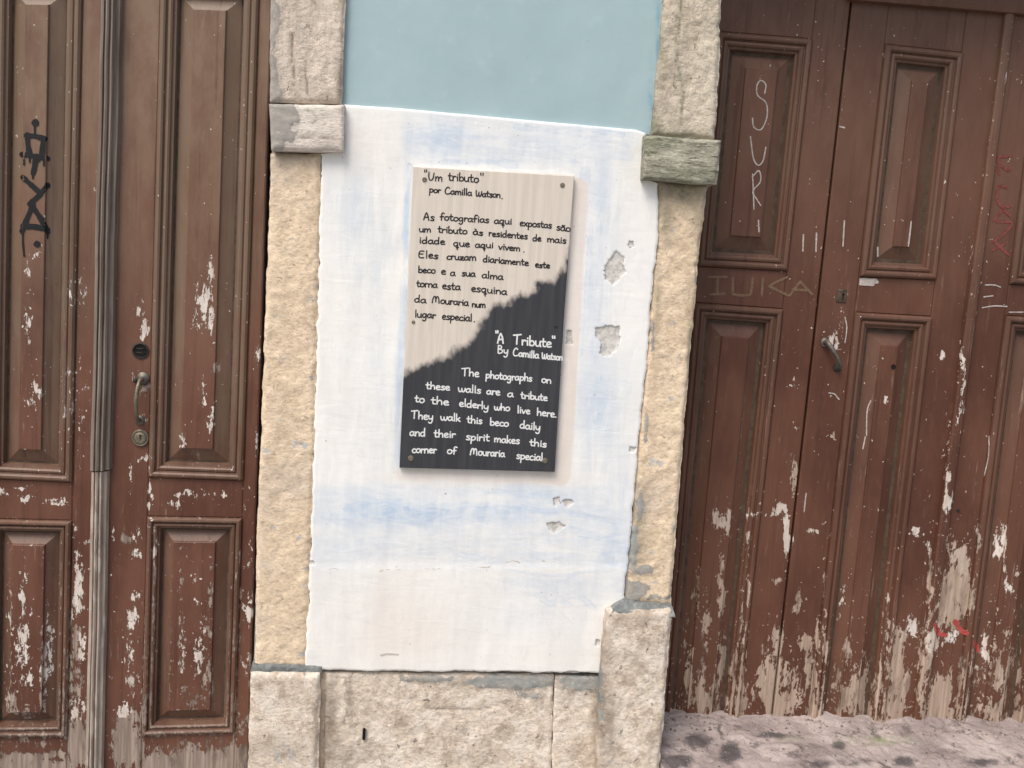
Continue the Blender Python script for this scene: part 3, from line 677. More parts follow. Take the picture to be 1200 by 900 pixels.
# right door: slanting pull, keyhole plate, small hole
a = dpt(966, 401, .002); b = dpt(981, 431, .002)
tube('pull_handle', [a, a+Vector((.001, -.018, 0)), a+Vector((.006, -.030, -.008)), a.lerp(b, .5)+Vector((.004, -.032, 0)), b+Vector((0, -.026, .010)), b+Vector((0, -.014, 0)), b], [.0095, .009, .0075, .0055, .005, .0055, .0085], MAT['iron'], LB)
lathe('handle_rose', a, [(.015, -.002), (.014, .003), (.008, .006)], MAT['iron'], LB, 16, .8)
lathe('handle_rose', b, [(.013, -.002), (.012, .003), (.007, .006)], MAT['dark_iron'], LB, 16)
def boxm(name, c, sx, sy, sz, mat, parent, bev=.0015):
    import bmesh
    bm = bmesh.new(); bmesh.ops.create_cube(bm, size=1)
    for v in bm.verts: v.co = Vector((v.co.x*sx, v.co.y*sy, v.co.z*sz))+Vector(c)
    bmesh.ops.bevel(bm, geom=bm.edges[:], offset=bev, segments=2, affect='EDGES')
    V = [tuple(v.co) for v in bm.verts]; Fc = [tuple(x.index for x in f_.verts) for f_ in bm.faces]; bm.free()
    return mesh_from(name, V, Fc, mat, parent)
p = dpt(986, 347)
boxm('keyhole_plate', p+Vector((0, -.0015, 0)), .032, .004, .038, brown if False else MAT['old_wood'], LB)
q = p+Vector((.004, -.0036, 0)); lathe('keyhole', q+Vector((0, 0, .005)), [(.0048, -.001), (.0048, .0004), (.0001, .0004)], MAT['void'], LB, 12)
boxm('keyhole_slot', q+Vector((0, 0, -.004)), .0042, .002, .014, MAT['void'], LB, .0005)
tube('plate_rim', [p+Vector((-.014, -.003, .018)), p+Vector((.014, -.003, .018))], .0018, MAT['iron'], LB, 6)
p = dpt(1047, 430); lathe('small_hole', p, [(.0085, -.001), (.008, .0012), (.006, .0004), (.0001, .0003)], MAT['void'], LB, 14)
p = dpt(1123, 598); lathe('nail_head', p, [(.006, -.001), (.005, .003), (.0001, .003)], MAT['dark_iron'], dr, 10)

# ------------------------------------------------------------------ STONE BLOCKS
def block(name, T, B, L, R, y, mat, parent, rough=.004, edge=.006, jitter=.003, back=.15, step=.006, fx=34, fz=34, stain=None, cement=None, seed=0.0, tilt=None, label=None, crack=None):
    _, _, w = resample(T, [0, 1], y); _, _, h = resample(L, [0, 1], y)
    e = [0, .002, .005, .009]
    u = spaced(w, step, e); v = spaced(h, step, e)
    X, Z = coons(T, B, L, R, u, v, y)
    du = np.minimum(u*w, (1-u)*w)[None, :]+0*X; dv = np.minimum(v*h, (1-v)*h)[:, None]+0*X; D = np.minimum(du, dv)
    near = 1-sstep(0, .03, D)
    X = X+near*fbm(Z*30+seed, X*5, 4, gain=.62)*jitter*1.3; Z = Z+near*fbm(X*30+seed+9, Z*5, 4, gain=.62)*jitter*.9
    dd = D+fbm(X*30+seed, Z*30, 3)*edge*.8
    Hh = -(edge*1.2)*(1-sstep(0, edge*1.7, dd))**1.5 + fbm(X*fx+seed, Z*fz, 5, gain=.6)*rough*.75 + fbm(X*3+seed, Z*2, 2)*.002 + fbm(X*80+seed, Z*80, 3)*rough*.5
    px, py = Q(X, y+0*X, Z)
    if tilt is not None: Hh = Hh+tilt(px, py)
    st = np.clip(stain(px, py), 0, 1) if stain else 0*X; ce = np.clip(cement(px, py), 0, 1) if cement else 0*X
    if crack: 
        for (pl, dep, wd) in crack:
            cd = polydist(px+fbm(px/8, py/8, 3)*2.5, py, pl); g = np.exp(-(cd/wd)**2); Hh = Hh-dep*g; st = np.maximum(st, g*.9)
    if cement: Hh = Hh-(sstep(.4, .6, ce+fbm(px/5, py/5, 3)*.15))*-.003
    o = grid_mesh(name, X, y-Hh, Z, mat, parent, dict(stain=st, cement=ce), smooth=True, skirt=y+back)
    if label: o['label'] = label
    return o
def polydist(px, py, pl):
    d = np.full(np.shape(px), 1e9)
    for (x0, y0), (x1, y1) in zip(pl[:-1], pl[1:]):
        dx, dy = x1-x0, y1-y0; t = np.clip(((px-x0)*dx+(py-y0)*dy)/(dx*dx+dy*dy+1e-9), 0, 1)
        d = np.minimum(d, np.hypot(px-x0-t*dx, py-y0-t*dy))
    return d
def ell(px, py, L):
    s = 0*px
    for (cx, cy, rx, ry, a) in L: s = np.maximum(s, a*np.exp(-(((px-cx)/rx)**2+((py-cy)/ry)**2)))
    return s
jn = lambda px, py: fbm(px/9, py/9, 3)
jl = thing('stone_door_jamb', 'stone pilaster between left door and white wall, cream capital, one base block', 'door jamb', 'stone door jambs', loc=(-.35, 0, 0))
block('stone_block', [(316,-60),(406,-58)], [(316,120),(401,121)], [(317,-60),(316,120)], [(407,-58),(405,0),(400,121)], -.018, MAT['stone_upper'], jl, .004, .006, .003, seed=1,
      cement=lambda x, y: sstep(8, -8, x-(325+4*np.sin(y/13)+jn(x, y)*5)), stain=lambda x, y: ell(x, y, [(398,95,5,30,.8),(385,115,25,6,.5)]),
      crack=[([(357,70),(360,110)], .003, 1.2), ([(341,40),(345,95),(339,110)], .003, 1.0)])
block('stone_block', [(315,121.5),(403,122.5)], [(318,176),(401,178)], [(315,121.5),(318,176)], [(403,122.5),(402,178)], -.036, MAT['stone_cap'], jl, .0022, .005, .0015, seed=2,
      cement=lambda x, y: sstep(10, -8, x-(348+jn(x, y)*10-np.abs(y-140)*.45+(y<135)*2)), crack=[([(350,162),(372,160),(401,164)], .003, 1.0), ([(360,128),(372,138),(366,146)], .002, .8)], label='cream painted capital block')
block('stone_block', [(317,179),(376,180)], [(298,782),(359,783)], [(317,179),(313,300),(306,500),(300,640),(298,782)], [(376,180),(374,300),(369,500),(364,650),(359,783)], -.003, MAT['stone_shaft'], jl, .0042, .006, .0035, seed=3,
      stain=lambda x, y: ell(x, y, [(345,182,30,6,.5),(332,500,10,30,.25)]), label='tall yellow limestone shaft')
block('stone_block', [(293,789),(375,790)], [(287,960),(372,965)], [(293,789),(290,900),(287,960)], [(375,790),(372,965)], -.022, MAT['stone_base'], jl, .0036, .008, .003, seed=4,
      stain=lambda x, y: ell(x, y, [(320,875,40,14,.35),(305,805,3,6,.9)]), label='pale base block')
block('mortar_joint', [(294,779),(377,781)], [(293,790),(377,791)], [(294,779),(293,790)], [(377,781),(377,791)], -.012, MAT['mortar'], jl, .005, .004, .003, seed=5, step=.004)
jr = thing('stone_door_jamb', 'stone pilaster between white wall and right door, with mossy green grey capital', 'door jamb', 'stone door jambs', loc=(.65, 0, 0))
block('stone_block', [(782,-60),(851,-58)], [(764,159),(838,163)], [(784,-60),(779,0),(770,100),(764,159)], [(852,-58),(847,0),(845,40),(844,90),(838,163)], -.020, MAT['stone_upper_r'], jr, .006, .008, .0045, back=.24, seed=6,
      stain=lambda x, y: ell(x, y, [(768,150,8,22,.9),(800,158,30,7,.6),(776,60,4,50,.5)]), crack=[([(800,0),(792,60),(802,110),(796,155)], .004, 1.5)], cement=lambda x, y: 0*x)
block('stone_block', [(757,158),(846,164)], [(754,210),(841,216)], [(757,158),(754,210)], [(846,164),(841,216)], -.048, MAT['stone_green'], jr, .005, .006, .002, back=.24, seed=7, fx=12, fz=60,
      stain=lambda x, y: ell(x, y, [(765,165,20,12,.6),(800,205,50,10,.5)]), label='capital block green with lichen')
block('stone_block', [(773,213),(830,217)], [(730,709),(787,711)], [(773,213),(772,260),(766,330),(760,400),(750,500),(744,580),(736,650),(731,709)], [(830,217),(820,300),(811,400),(801,520),(795,600),(787,711)], -.003, MAT['stone_shaft'], jr, .0048, .008, .004, back=.24, seed=8,
      stain=lambda x, y: ell(x, y, [(800,224,34,20,1),(780,255,12,35,.7),(818,250,10,34,.6),(770,340,5,80,.5),(745,620,14,70,.6),(808,400,4,80,.4)]), cement=lambda x, y: ell(x, y, [(740,640,11,44,.85),(740,692,26,16,.9),(750,590,7,30,.7),(757,500,5,40,.6),(755,668,16,8,.8),(765,400,5,60,.55),(775,440,6,6,.6),(770,700,30,8,.6)]), label='tall yellow limestone shaft')
block('stone_block', [(711,717),(788,716)], [(697,960),(769,962)], [(711,717),(706,780),(700,900),(697,960)], [(788,716),(774,900),(769,962)], -.045, MAT['stone_base'], jr, .0045, .008, .0035, back=.30, seed=9,
      stain=lambda x, y: ell(x, y, [(706,820,8,90,1),(714,850,9,50,.8),(765,870,6,14,.6),(745,722,45,6,.6)]), cement=lambda x, y: ell(x, y, [(704,800,6,120,.55)]), label='pale base block with greenish edge')
def fillet():
    T = [(732,699),(744,704),(786,707)]; B = [(711,715),(750,717.5),(787,717)]
    u = np.linspace(0, 1, 90); v = np.linspace(0, 1, 26)
    X, Z = coons(T, B, [(732,699),(718,706),(711,715)], [(786,707),(787,717)], u, v, 0)
    Y = (-.004-np.sin(v*math.pi/2)[:, None]*.038)+fbm(X*40, Z*40, 4)*.007
    grid_mesh('mortar_fillet', X, Y, Z, MAT['mortar'], jr, dict(stain=0*X), smooth=True, skirt=.05)
fillet()

# ------------------------------------------------------------------ WALL
wall = thing('plastered_wall', 'narrow wall painted pale blue above and whitewashed below, holding the plaque', 'wall', loc=(.2, 0, 0))
# blue render
def blue():
    T = [(398,-120),(790,-118)]; B = [(398,124),(470,131),(762,158)]
    _, _, w = resample(T, [0, 1], .004)
    u = np.linspace(0, 1, 150); v = np.linspace(0, 1, 110)
    X, Z = coons(T, B, [(404,-120),(398,124)], [(790,-118),(779,0),(768,100),(762,158)], u, v, .004)
    px, py = Q(X, 0*X, Z)
    Y = .004-fbm(X*3, Z*3, 4)*.003-fbm(X*12, Z*9, 3)*.0008
    st = np.maximum(ell(px, py, [(772,60,3,90,1),(764,120,4,40,1)]), sstep(5, 0, polydist(px, py, [(404,124),(470,130),(758,156)]))*.55)
    grid_mesh('blue_render', X, Y, Z, MAT['blue'], wall, dict(stain=st), smooth=True, skirt=.12)
blue()
def white():
    T = [(403.5,122.5),(470,127),(600,139),(745,152),(756,156)]
    R_ = [(756,156),(755,211),(771.5,215),(772,262),(765,330),(760,400),(750,500),(743,580),(736,650),(731,702),(711,713),(707,745),(703,789)]
    L_ = [(403.5,122.5),(402.5,178),(376,180),(374,300),(369,500),(364,650),(358,784)]
    B = [(358,784),(450,786),(560,787),(640,789),(703,790)]
    u = np.linspace(0, 1, 300); v = np.linspace(0, 1, 560)
    y = -.002
    X, Z = coons(T, B, L_, R_, u, v, y)
    eu = np.minimum(u, 1-u)[None, :]*.83; ev = np.minimum(v, 1-v)[:, None]*1.55
    ev_b = (1-v)[:, None]*1.55+0*X
    X = X+(1-sstep(0, .03, eu))*fbm(Z*30, X*3+5, 5, gain=.62)*.0065; Z = Z+(1-sstep(0, .03, ev_b))*fbm(X*24, X*0, 5, gain=.65)*.006
    px, py = Q(X, 0*X, Z)
    D = np.minimum(eu, ev)+0*X
    chips = [ [(722,294),(731,301),(730,310),(732,318),(722,330),(717,333),(709,327),(708,313),(715,303)],
              [(698,384),(712,381),(725,383),(726,398),(722,410),(710,417),(703,414),(704,402),(697,393)],
              [(737,282),(742,283),(742,289),(738,291),(736,286)], [(737,523),(745,524),(744,529),(738,530)],
              [(648,583),(655,582),(657,590),(650,592)], [(659,586),(668,584),(672,589),(664,593)], [(641,613),(655,611),(662,616),(650,623),(643,620)],
              [(363,657),(369,657),(369,661),(363,661)], [(698,748),(703,750),(702,756),(698,755)], [(664,388),(670,388),(670,402),(663,402)] ]
    ch = 0*X
    for c in chips:
        c = np.array(c+[c[0]]); cx, cy = c[:-1].mean(0)
        m = (np.abs(px-cx) < 60) & (np.abs(py-cy) < 60)
        qx, qy = px[m], py[m]; dd = polydist(qx, qy, c.tolist()); ins = np.zeros(len(qx), bool)
        for (x0, y0), (x1, y1) in zip(c[:-1], c[1:]):
            cr = ((y0 > qy) != (y1 > qy)); xi = (x1-x0)*(qy-y0)/np.where(y1 == y0, 1e-9, (y1-y0))+x0
            ins ^= cr & (qx < xi)
        sd_ = np.where(ins, dd, -dd)+fbm(qx/2.6, qy/2.6, 4)*2.2; ch[m] = np.maximum(ch[m], np.clip(.5+sd_/9, 0, 1))
    for cx in (500, 520, 565, 590, 610, 640, 665, 690, 480, 425, 440): ch = np.maximum(ch, ell(px, py, [(cx+rng.uniform(-6, 6), 789+rng.uniform(-2, 0), rng.uniform(9, 24), rng.uniform(2, 6), .62)]))
    bl = ell(px, py, [(450,585,80,26,.6),(560,640,170,26,.5),(400,640,40,40,.4),(620,600,110,46,.55),(690,600,40,60,.5),(620,170,130,30,.5),(520,160,60,34,.5),(400,300,26,70,.4),(395,420,16,90,.25),(700,460,30,50,.5),(715,640,30,50,.8),(600,720,90,20,.3),(520,165,60,24,.85),(640,165,110,22,.6),(560,189,60,5,1.0),(600,180,110,12,.5),(740,170,20,20,.2),(480,600,110,26,1.0),(590,595,110,30,1.0),(680,610,60,34,.8),(430,640,80,22,.55),(640,640,110,26,.7),(660,685,90,18,.55),(560,560,60,10,.5)])
    strokes = []
    for k in range(95):
        zone = k % 5
        if zone < 2: x0, y0, ln_, w_ = rng.uniform(375, 640), rng.uniform(572, 655), rng.uniform(60, 190), rng.uniform(3, 9)
        elif zone == 2: x0, y0, ln_, w_ = rng.uniform(470, 640), rng.uniform(142, 186), rng.uniform(50, 150), rng.uniform(2.5, 7)
        elif zone == 3: x0, y0, ln_, w_ = rng.uniform(590, 700), rng.uniform(600, 700), rng.uniform(30, 110), rng.uniform(2, 6)
        else: x0, y0, ln_, w_ = rng.uniform(680, 715), rng.uniform(190, 480), 0, rng.uniform(3, 8)
        if ln_: pl = [(x0, y0), (x0+ln_*.35, y0+rng.uniform(-5, 7)), (x0+ln_*.7, y0+rng.uniform(-4, 8)), (min(x0+ln_, 738), y0+rng.uniform(-3, 12))]
        else: pl = [(x0, y0), (x0-4+rng.uniform(-4, 4), y0+60), (x0-8+rng.uniform(-4, 4), y0+rng.uniform(90, 150))]
        m_ = (px > min(p[0] for p in pl)-15) & (px < max(p[0] for p in pl)+15) & (py > min(p[1] for p in pl)-15) & (py < max(p[1] for p in pl)+15)
        dd = polydist(px[m_], py[m_]+fbm(px[m_]/14+k, py[m_]/5, 2)*3, pl); a_ = rng.uniform(.25, .75)
        body = sstep(w_, w_*.55, dd)*a_*.6+np.exp(-((dd-w_*.8)/1.1)**2)*a_*.5
        bl[m_] = np.where(rng.random() < .72, np.maximum(bl[m_]*.96, body), bl[m_]*(1-body*.8))
    bl = bl*(1-sstep(664, 672, py+fbm(px/20, py/20, 3)*5)*(px < 590)*.75)*sstep(560, 574, py+fbm(px/16, py/14, 3)*10)*(py > 500)+bl*(py <= 500)*sstep(466, 476, px+fbm(py/10, py/10, 3)*6)
    bv = ell(px, py, [(420,255,22,55,.38),(440,300,40,60,.22),(700,240,20,80,.5),(690,330,16,120,.42),(700,480,26,70,.5),(476,300,4,130,.45),(720,600,24,90,.4),(460,440,30,120,.18),(400,230,15,30,.25)])
    cream = np.clip(sstep(560, 720, py)*.20+ell(px, py, [(660,440,6,120,.5),(560,560,110,8,.6),(430,170,40,40,.35),(480,740,60,40,.45),(450,720,8,60,.4)]), 0, 1)
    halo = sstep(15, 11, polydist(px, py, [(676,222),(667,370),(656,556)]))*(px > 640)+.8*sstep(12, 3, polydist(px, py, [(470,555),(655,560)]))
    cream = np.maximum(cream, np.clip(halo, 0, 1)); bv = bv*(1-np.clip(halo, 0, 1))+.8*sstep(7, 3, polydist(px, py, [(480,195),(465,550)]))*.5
    line = sstep(3.0, 0, polydist(px+0, py+fbm(px/7, py/7, 3)*3, [(364,664),(420,669),(480,667),(540,664),(572,664),(578,658),(610,658),(640,657)]))*.56
    line = np.maximum(line, sstep(2.2, 0, polydist(px, py, [(447,767),(453,765.5),(467,766)]))*1.2)
    line = np.maximum(line, sstep(1.2, 0, polydist(px, py, [(380,490),(392,489)]))*.6)
    Hh = .003*sstep(0, .005, D)+fbm(X*4, Z*4, 4)*.0022+fbm(X*25, Z*12, 3)*.0006-sstep(.45, .55, ch+fbm(px/3, py/3, 2)*.06)*.0035
    Hh = Hh+sstep(658, 668, py+fbm(px/9, py/9, 3)*3)*.0016
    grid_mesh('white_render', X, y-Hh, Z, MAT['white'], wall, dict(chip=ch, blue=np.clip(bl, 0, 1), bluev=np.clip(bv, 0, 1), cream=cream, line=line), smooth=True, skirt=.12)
white()
block('stone_block', [(381,788),(649,790)], [(378,962),(642,965)], [(381,788),(378,962)], [(649.5,791),(646.5,900),(644,965)], .004, MAT['stone_base'], wall, .005, .005, .003, seed=11,
      stain=lambda x, y: ell(x, y, [(388,845,7,50,.9),(384,870,14,30,.8),(395,885,30,16,.6),(470,850,10,5,.5),(590,860,12,6,.5),(430,830,5,10,.5),(410,815,4,26,.8),(570,798,60,8,.6),(540,855,8,6,.7),(620,800,26,12,.6),(560,890,30,8,.4)]),
      cement=lambda x, y: ell(x, y, [(600,799,70,12,.85),(500,795,50,7,.7),(620,815,30,10,.6)]), crack=[([(405,795),(408,830),(404,850)], .003, 1.2), ([(500,830),(560,832),(600,822)], .003, 1.3)], label='long base stone with a dark slit')
block('stone_block', [(650.5,792),(704,793)], [(644.5,966),(698,966)], [(650.5,792),(644.5,966)], [(705,793),(698,966)], .004, MAT['stone_base'], wall, .005, .003, .002, seed=12,
      stain=lambda x, y: ell(x, y, [(700,840,8,80,.8),(670,800,30,12,.5)]), cement=lambda x, y: ell(x, y, [(680,800,34,14,.8),(704,850,5,90,.6)]), label='short base stone')
block('mortar_joint', [(373,786),(384,787)], [(369,962),(380,963)], [(373,786),(369,962)], [(384,787),(380,963)], .012, MAT['stone_shaft'], wall, .006, .004, .003, seed=13)
_x, _z = P(426.5, 860, 0); boxm('slit', (float(_x), -.001, float(_z)), .008, .012, .034, MAT['void'], wall, .002)
# masonry core behind everything so that no light leaks; also the wall beyond the doors
def quadwall(name, x0, x1, z0, z1, y0, y1, mat):
    V = [(x0,y0,z0),(x1,y0,z0),(x1,y0,z1),(x0,y0,z1),(x0,y1,z0),(x1,y1,z0),(x1,y1,z1),(x0,y1,z1)]
    return mesh_from(name, V, [(0,1,2,3),(5,4,7,6),(4,0,3,7),(1,5,6,2),(3,2,6,7),(4,5,1,0)], mat, wall, dict(stain=[0]*8, cement=[0]*8))
quadwall('masonry_core', -.46, .66, -.05, 3.6, .05, .45, MAT['cement'])
quadwall('masonry_core', -3.2, 4.4, -.05, 3.6, .45, .6, MAT['cement'])
quadwall('blue_render', -3.2, -1.36, -.05, 3.6, .0, .44, MAT['blue'])
quadwall('blue_render', 2.36, 4.4, -.05, 3.6, .0, .44, MAT['blue'])
quadwall('blue_render', -1.36, -.47, 2.56, 3.6, .0, .44, MAT['blue'])
quadwall('blue_render', .73, 2.36, 2.58, 3.6, .0, .20, MAT['blue'])
quadwall('blue_render', -.47, .73, 2.54, 3.6, .002, .049, MAT['blue'])

# ------------------------------------------------------------------ PLAQUE
yP = -.022
pc = P(565, 375, yP)
pq = thing('wall_plaque', 'handwritten tribute board, beige above and black below, screwed to the white wall', 'plaque', loc=(float(pc[0]), -.012, float(pc[1])))
def plq():
    T = [(484,195),(673,206)]; B = [(468,548),(650,553)]; L_ = [(484,195),(468,548)]; R_ = [(673,206),(668.5,270),(661,370),(650,553)]
    _, _, w = resample(T, [0, 1], yP); _, _, h = resample(L_, [0, 1], yP)
    e = [0, .0006, .0018]; u = spaced(w, .0035, e); v = spaced(h, .0035, e)
    X, Z = coons(T, B, L_, R_, u, v, yP)
    D = np.minimum(np.minimum(u*w, (1-u)*w)[None, :], np.minimum(v*h, (1-v)*h)[:, None])
    Y = yP+.0012*(1-sstep(0, .0018, D))
    px, py = Q(X, Y, Z)
    bd = [(440,445),(472,436),(489,431),(504,424),(518,421),(533,411),(549,403),(558,391),(567,377),(573,365),(582,357),(593,356),(604,347),(615,346),(624,342),(630,329),(644,330),(655,324),(661,311),(667,298),(680,268)]
    bx = np.array([b[0] for b in bd]); by = np.array([b[1] for b in bd])
    dist = polydist(px, py, bd); sg = np.where(py > np.interp(px, bx, by), 1, -1)
    st = fbm(px/5, py/9, 5, gain=.6)
    dk = np.clip(.5+sg*dist/26+st*.22*np.exp(-(dist/16)**2), 0, 1)
    grid_mesh('board', X, Y, Z, MAT['plaque'], pq, dict(dark=dk), skirt=-.006)
plq()
for (sx, sy, s) in ((497.5,210.5,.0066),(659,217,.0066),(484.5,377.5,.0048),(651,382,.0045),(481.5,537,.0080),(638.5,540,.0080)):
    x, z = P(sx, sy, yP); c = (float(x), yP, float(z))
    o = lathe('screw', c, [(s, -.001), (s, .0012), (s*.8, .0022), (s*.2, .0024), (.0001, .0018)], MAT['screw'] if s > .0046 else MAT['dark_iron'], pq, 16)

# handwriting: every glyph as pen strokes, x-height 1, baseline 0
G = {
 'a': (.95, [[(.72,.80),(.45,1.0),(.12,.70),(.08,.25),(.35,.0),(.66,.30),(.74,.85)],[(.74,.95),(.74,.3),(.90,.02)]]),
 'b': (.90, [[(.12,1.85),(.12,.9),(.12,.05)],[(.12,.55),(.45,.95),(.78,.6),(.70,.12),(.35,.0),(.12,.12)]]),
 'c': (.80, [[(.70,.85),(.40,1.0),(.10,.6),(.15,.15),(.45,.0),(.75,.15)]]),
 'd': (.98, [[(.74,.75),(.42,.95),(.10,.6),(.15,.1),(.45,.0),(.74,.3)],[(.76,1.85),(.74,.9),(.78,.0)]]),
 'e': (.85, [[(.12,.5),(.45,.55),(.70,.72),(.50,1.0),(.18,.85),(.10,.4),(.30,.02),(.75,.12)]]),
 'f': (.75, [[(.75,1.75),(.50,1.9),(.30,1.6),(.28,.9),(.26,.0)],[(.02,.85),(.62,.95)]]),
 'g': (.95, [[(.72,.80),(.42,1.0),(.10,.65),(.18,.15),(.45,.08),(.72,.4)],[(.76,.95),(.74,.1),(.68,-.6),(.40,-.85),(.12,-.65)]]),
 'h': (.95, [[(.12,1.85),(.12,.9),(.12,.0)],[(.12,.55),(.45,.98),(.72,.75),(.76,.0)]]),
 'i': (.42, [[(.20,.95),(.20,.5),(.22,.0)],[(.20,1.38),(.24,1.42)]]),
 'k': (.85, [[(.12,1.85),(.12,.9),(.12,.0)],[(.68,.95),(.20,.45)],[(.28,.5),(.74,.0)]]),
 'l': (.42, [[(.18,1.9),(.18,1.0),(.20,.0)]]),
 'm': (1.35, [[(.10,.95),(.12,.0)],[(.12,.55),(.38,.98),(.60,.75),(.62,.02)],[(.62,.55),(.90,.98),(1.15,.75),(1.18,.0)]]),
 'n': (.95, [[(.10,.95),(.12,.0)],[(.12,.55),(.42,.98),(.74,.75),(.78,.0)]]),
 'o': (.92, [[(.50,1.0),(.15,.80),(.12,.2),(.48,.0),(.80,.35),(.75,.85),(.45,1.0)]]),
 'p': (.95, [[(.14,1.0),(.14,.3),(.10,-.85)],[(.14,.6),(.45,1.0),(.80,.75),(.70,.2),(.35,.05),(.14,.25)]]),
 'q': (.98, [[(.70,.80),(.42,1.0),(.10,.65),(.18,.15),(.45,.05),(.70,.4)],[(.75,.95),(.73,.1),(.68,-.75),(.72,-.85)],[(.50,-.35),(.9,-.3)]]),
 'r': (.70, [[(.12,.95),(.14,.0)],[(.14,.5),(.38,.95),(.66,.85)]]),
 's': (.75, [[(.65,.88),(.38,1.0),(.14,.78),(.38,.52),(.62,.28),(.45,.0),(.08,.08)]]),
 't': (.72, [[(.28,1.6),(.26,.8),(.30,.1),(.62,.05)],[(.02,1.0),(.62,1.05)]]),
 'T': (1.2, [[(.55,1.9),(.52,1.0),(.50,.0)],[(.0,1.75),(.55,1.85),(1.1,2.0)]]),
 'u': (.95, [[(.10,.95),(.12,.3),(.40,.0),(.70,.3),(.76,.95)],[(.76,.95),(.76,.3),(.86,.0)]]),
 'v': (.85, [[(.06,.95),(.22,.5),(.38,.02),(.58,.5),(.76,.95)]]),
 'w': (1.25, [[(.06,.95),(.14,.25),(.34,.0),(.58,.30),(.62,.85)],[(.62,.85),(.68,.2),(.90,.0),(1.12,.5),(1.16,.95)]]),
 'x': (.85, [[(.10,.95),(.70,.0)],[(.72,.95),(.08,.0)]]),
 'y': (.92, [[(.08,.95),(.14,.35),(.42,.15),(.70,.45)],[(.78,.95),(.74,.0),(.60,-.65),(.30,-.8),(.10,-.6)]]),
 'z': (.85, [[(.10,.92),(.40,.95),(.70,.95)],[(.70,.95),(.12,.05)],[(.12,.05),(.45,.04),(.78,.05)],[(.22,.48),(.60,.52)]]),
 'A': (1.15, [[(.08,.0),(.30,1.2),(.50,1.75)],[(.50,1.75),(.75,1.1),(.92,.0)],[(.20,.65),(.86,.70)]]),
 'B': (1.1, [[(.12,1.8),(.12,.9),(.12,.0)],[(.12,1.8),(.60,1.75),(.70,1.3),(.20,1.0)],[(.20,1.0),(.80,.8),(.85,.25),(.40,-.02),(.12,.02)]]),
 'C': (1.25, [[(1.0,1.75),(.65,2.05),(.25,1.5),(.10,.7),(.30,.05),(.70,.0),(1.1,.2)]]),
 'E': (1.1, [[(.85,1.7),(.40,1.75),(.15,1.3),(.12,.4),(.30,.0),(.85,.05)],[(.15,.95),(.70,.98)]]),
 'M': (1.7, [[(.08,.0),(.18,.9),(.40,1.6)],[(.40,1.6),(.66,1.6),(.76,.9),(.78,.3)],[(.78,.9),(.98,1.6),(1.25,1.5),(1.38,.8),(1.42,.0)]]),
 'U': (1.2, [[(.10,1.9),(.10,.8),(.25,.1),(.60,.05),(.88,.6),(.98,1.75)]]),
 'W': (1.5, [[(.06,1.7),(.10,.6),(.28,.05),(.62,.5),(.70,1.25)],[(.70,1.2),(.76,.3),(1.0,.05),(1.28,.7),(1.36,1.5)]]),
 '.': (.4, [[(.15,.04),(.19,.06)]]),
 '~': (0, [[(-.70,1.30),(-.55,1.45),(-.38,1.32),(-.20,1.46)]]),
 '`': (0, [[(-.62,1.55),(-.42,1.32)]]),
 '"': (.7, [[(.08,.5),(.12,.0)],[(.40,.55),(.42,.05)]]),
}
def on_plaque(px, py, lift):
    x, z = P(px, py, yP); return (float(x), yP-lift, float(z))
def write(words, r, mat):
    V, Fc = [], []
    for (s, x0, y0, x1, y1, xh) in words:
        tot = sum(G[c][0] for c in s)-.12
        ax = np.array([x1-x0, y1-y0], float); dx = ax/tot         # advance per unit
        up = np.array([.035, -1.0])*xh; pen = 0.0
        for c in s:
            wv, strokes = G[c]; jy = random.uniform(-.05, .05); js = random.uniform(.95, 1.06)
            for st in strokes:
                q = [np.array([x0, y0])+dx*(pen+a)+up*((b+jy)*js) for a, b in st]
                ribbon(catmull(q, 5), r, on_plaque, .0004, V, Fc, .10)
            pen += wv
    o = mesh_from('lettering', V, Fc, mat, pq)
    o['label'] = ('black' if mat is MAT['ink_black'] else 'white')+' handwritten line'; o['kind'] = 'stuff'
    return o
K = MAT['ink_black']; Wt = MAT['ink_white']
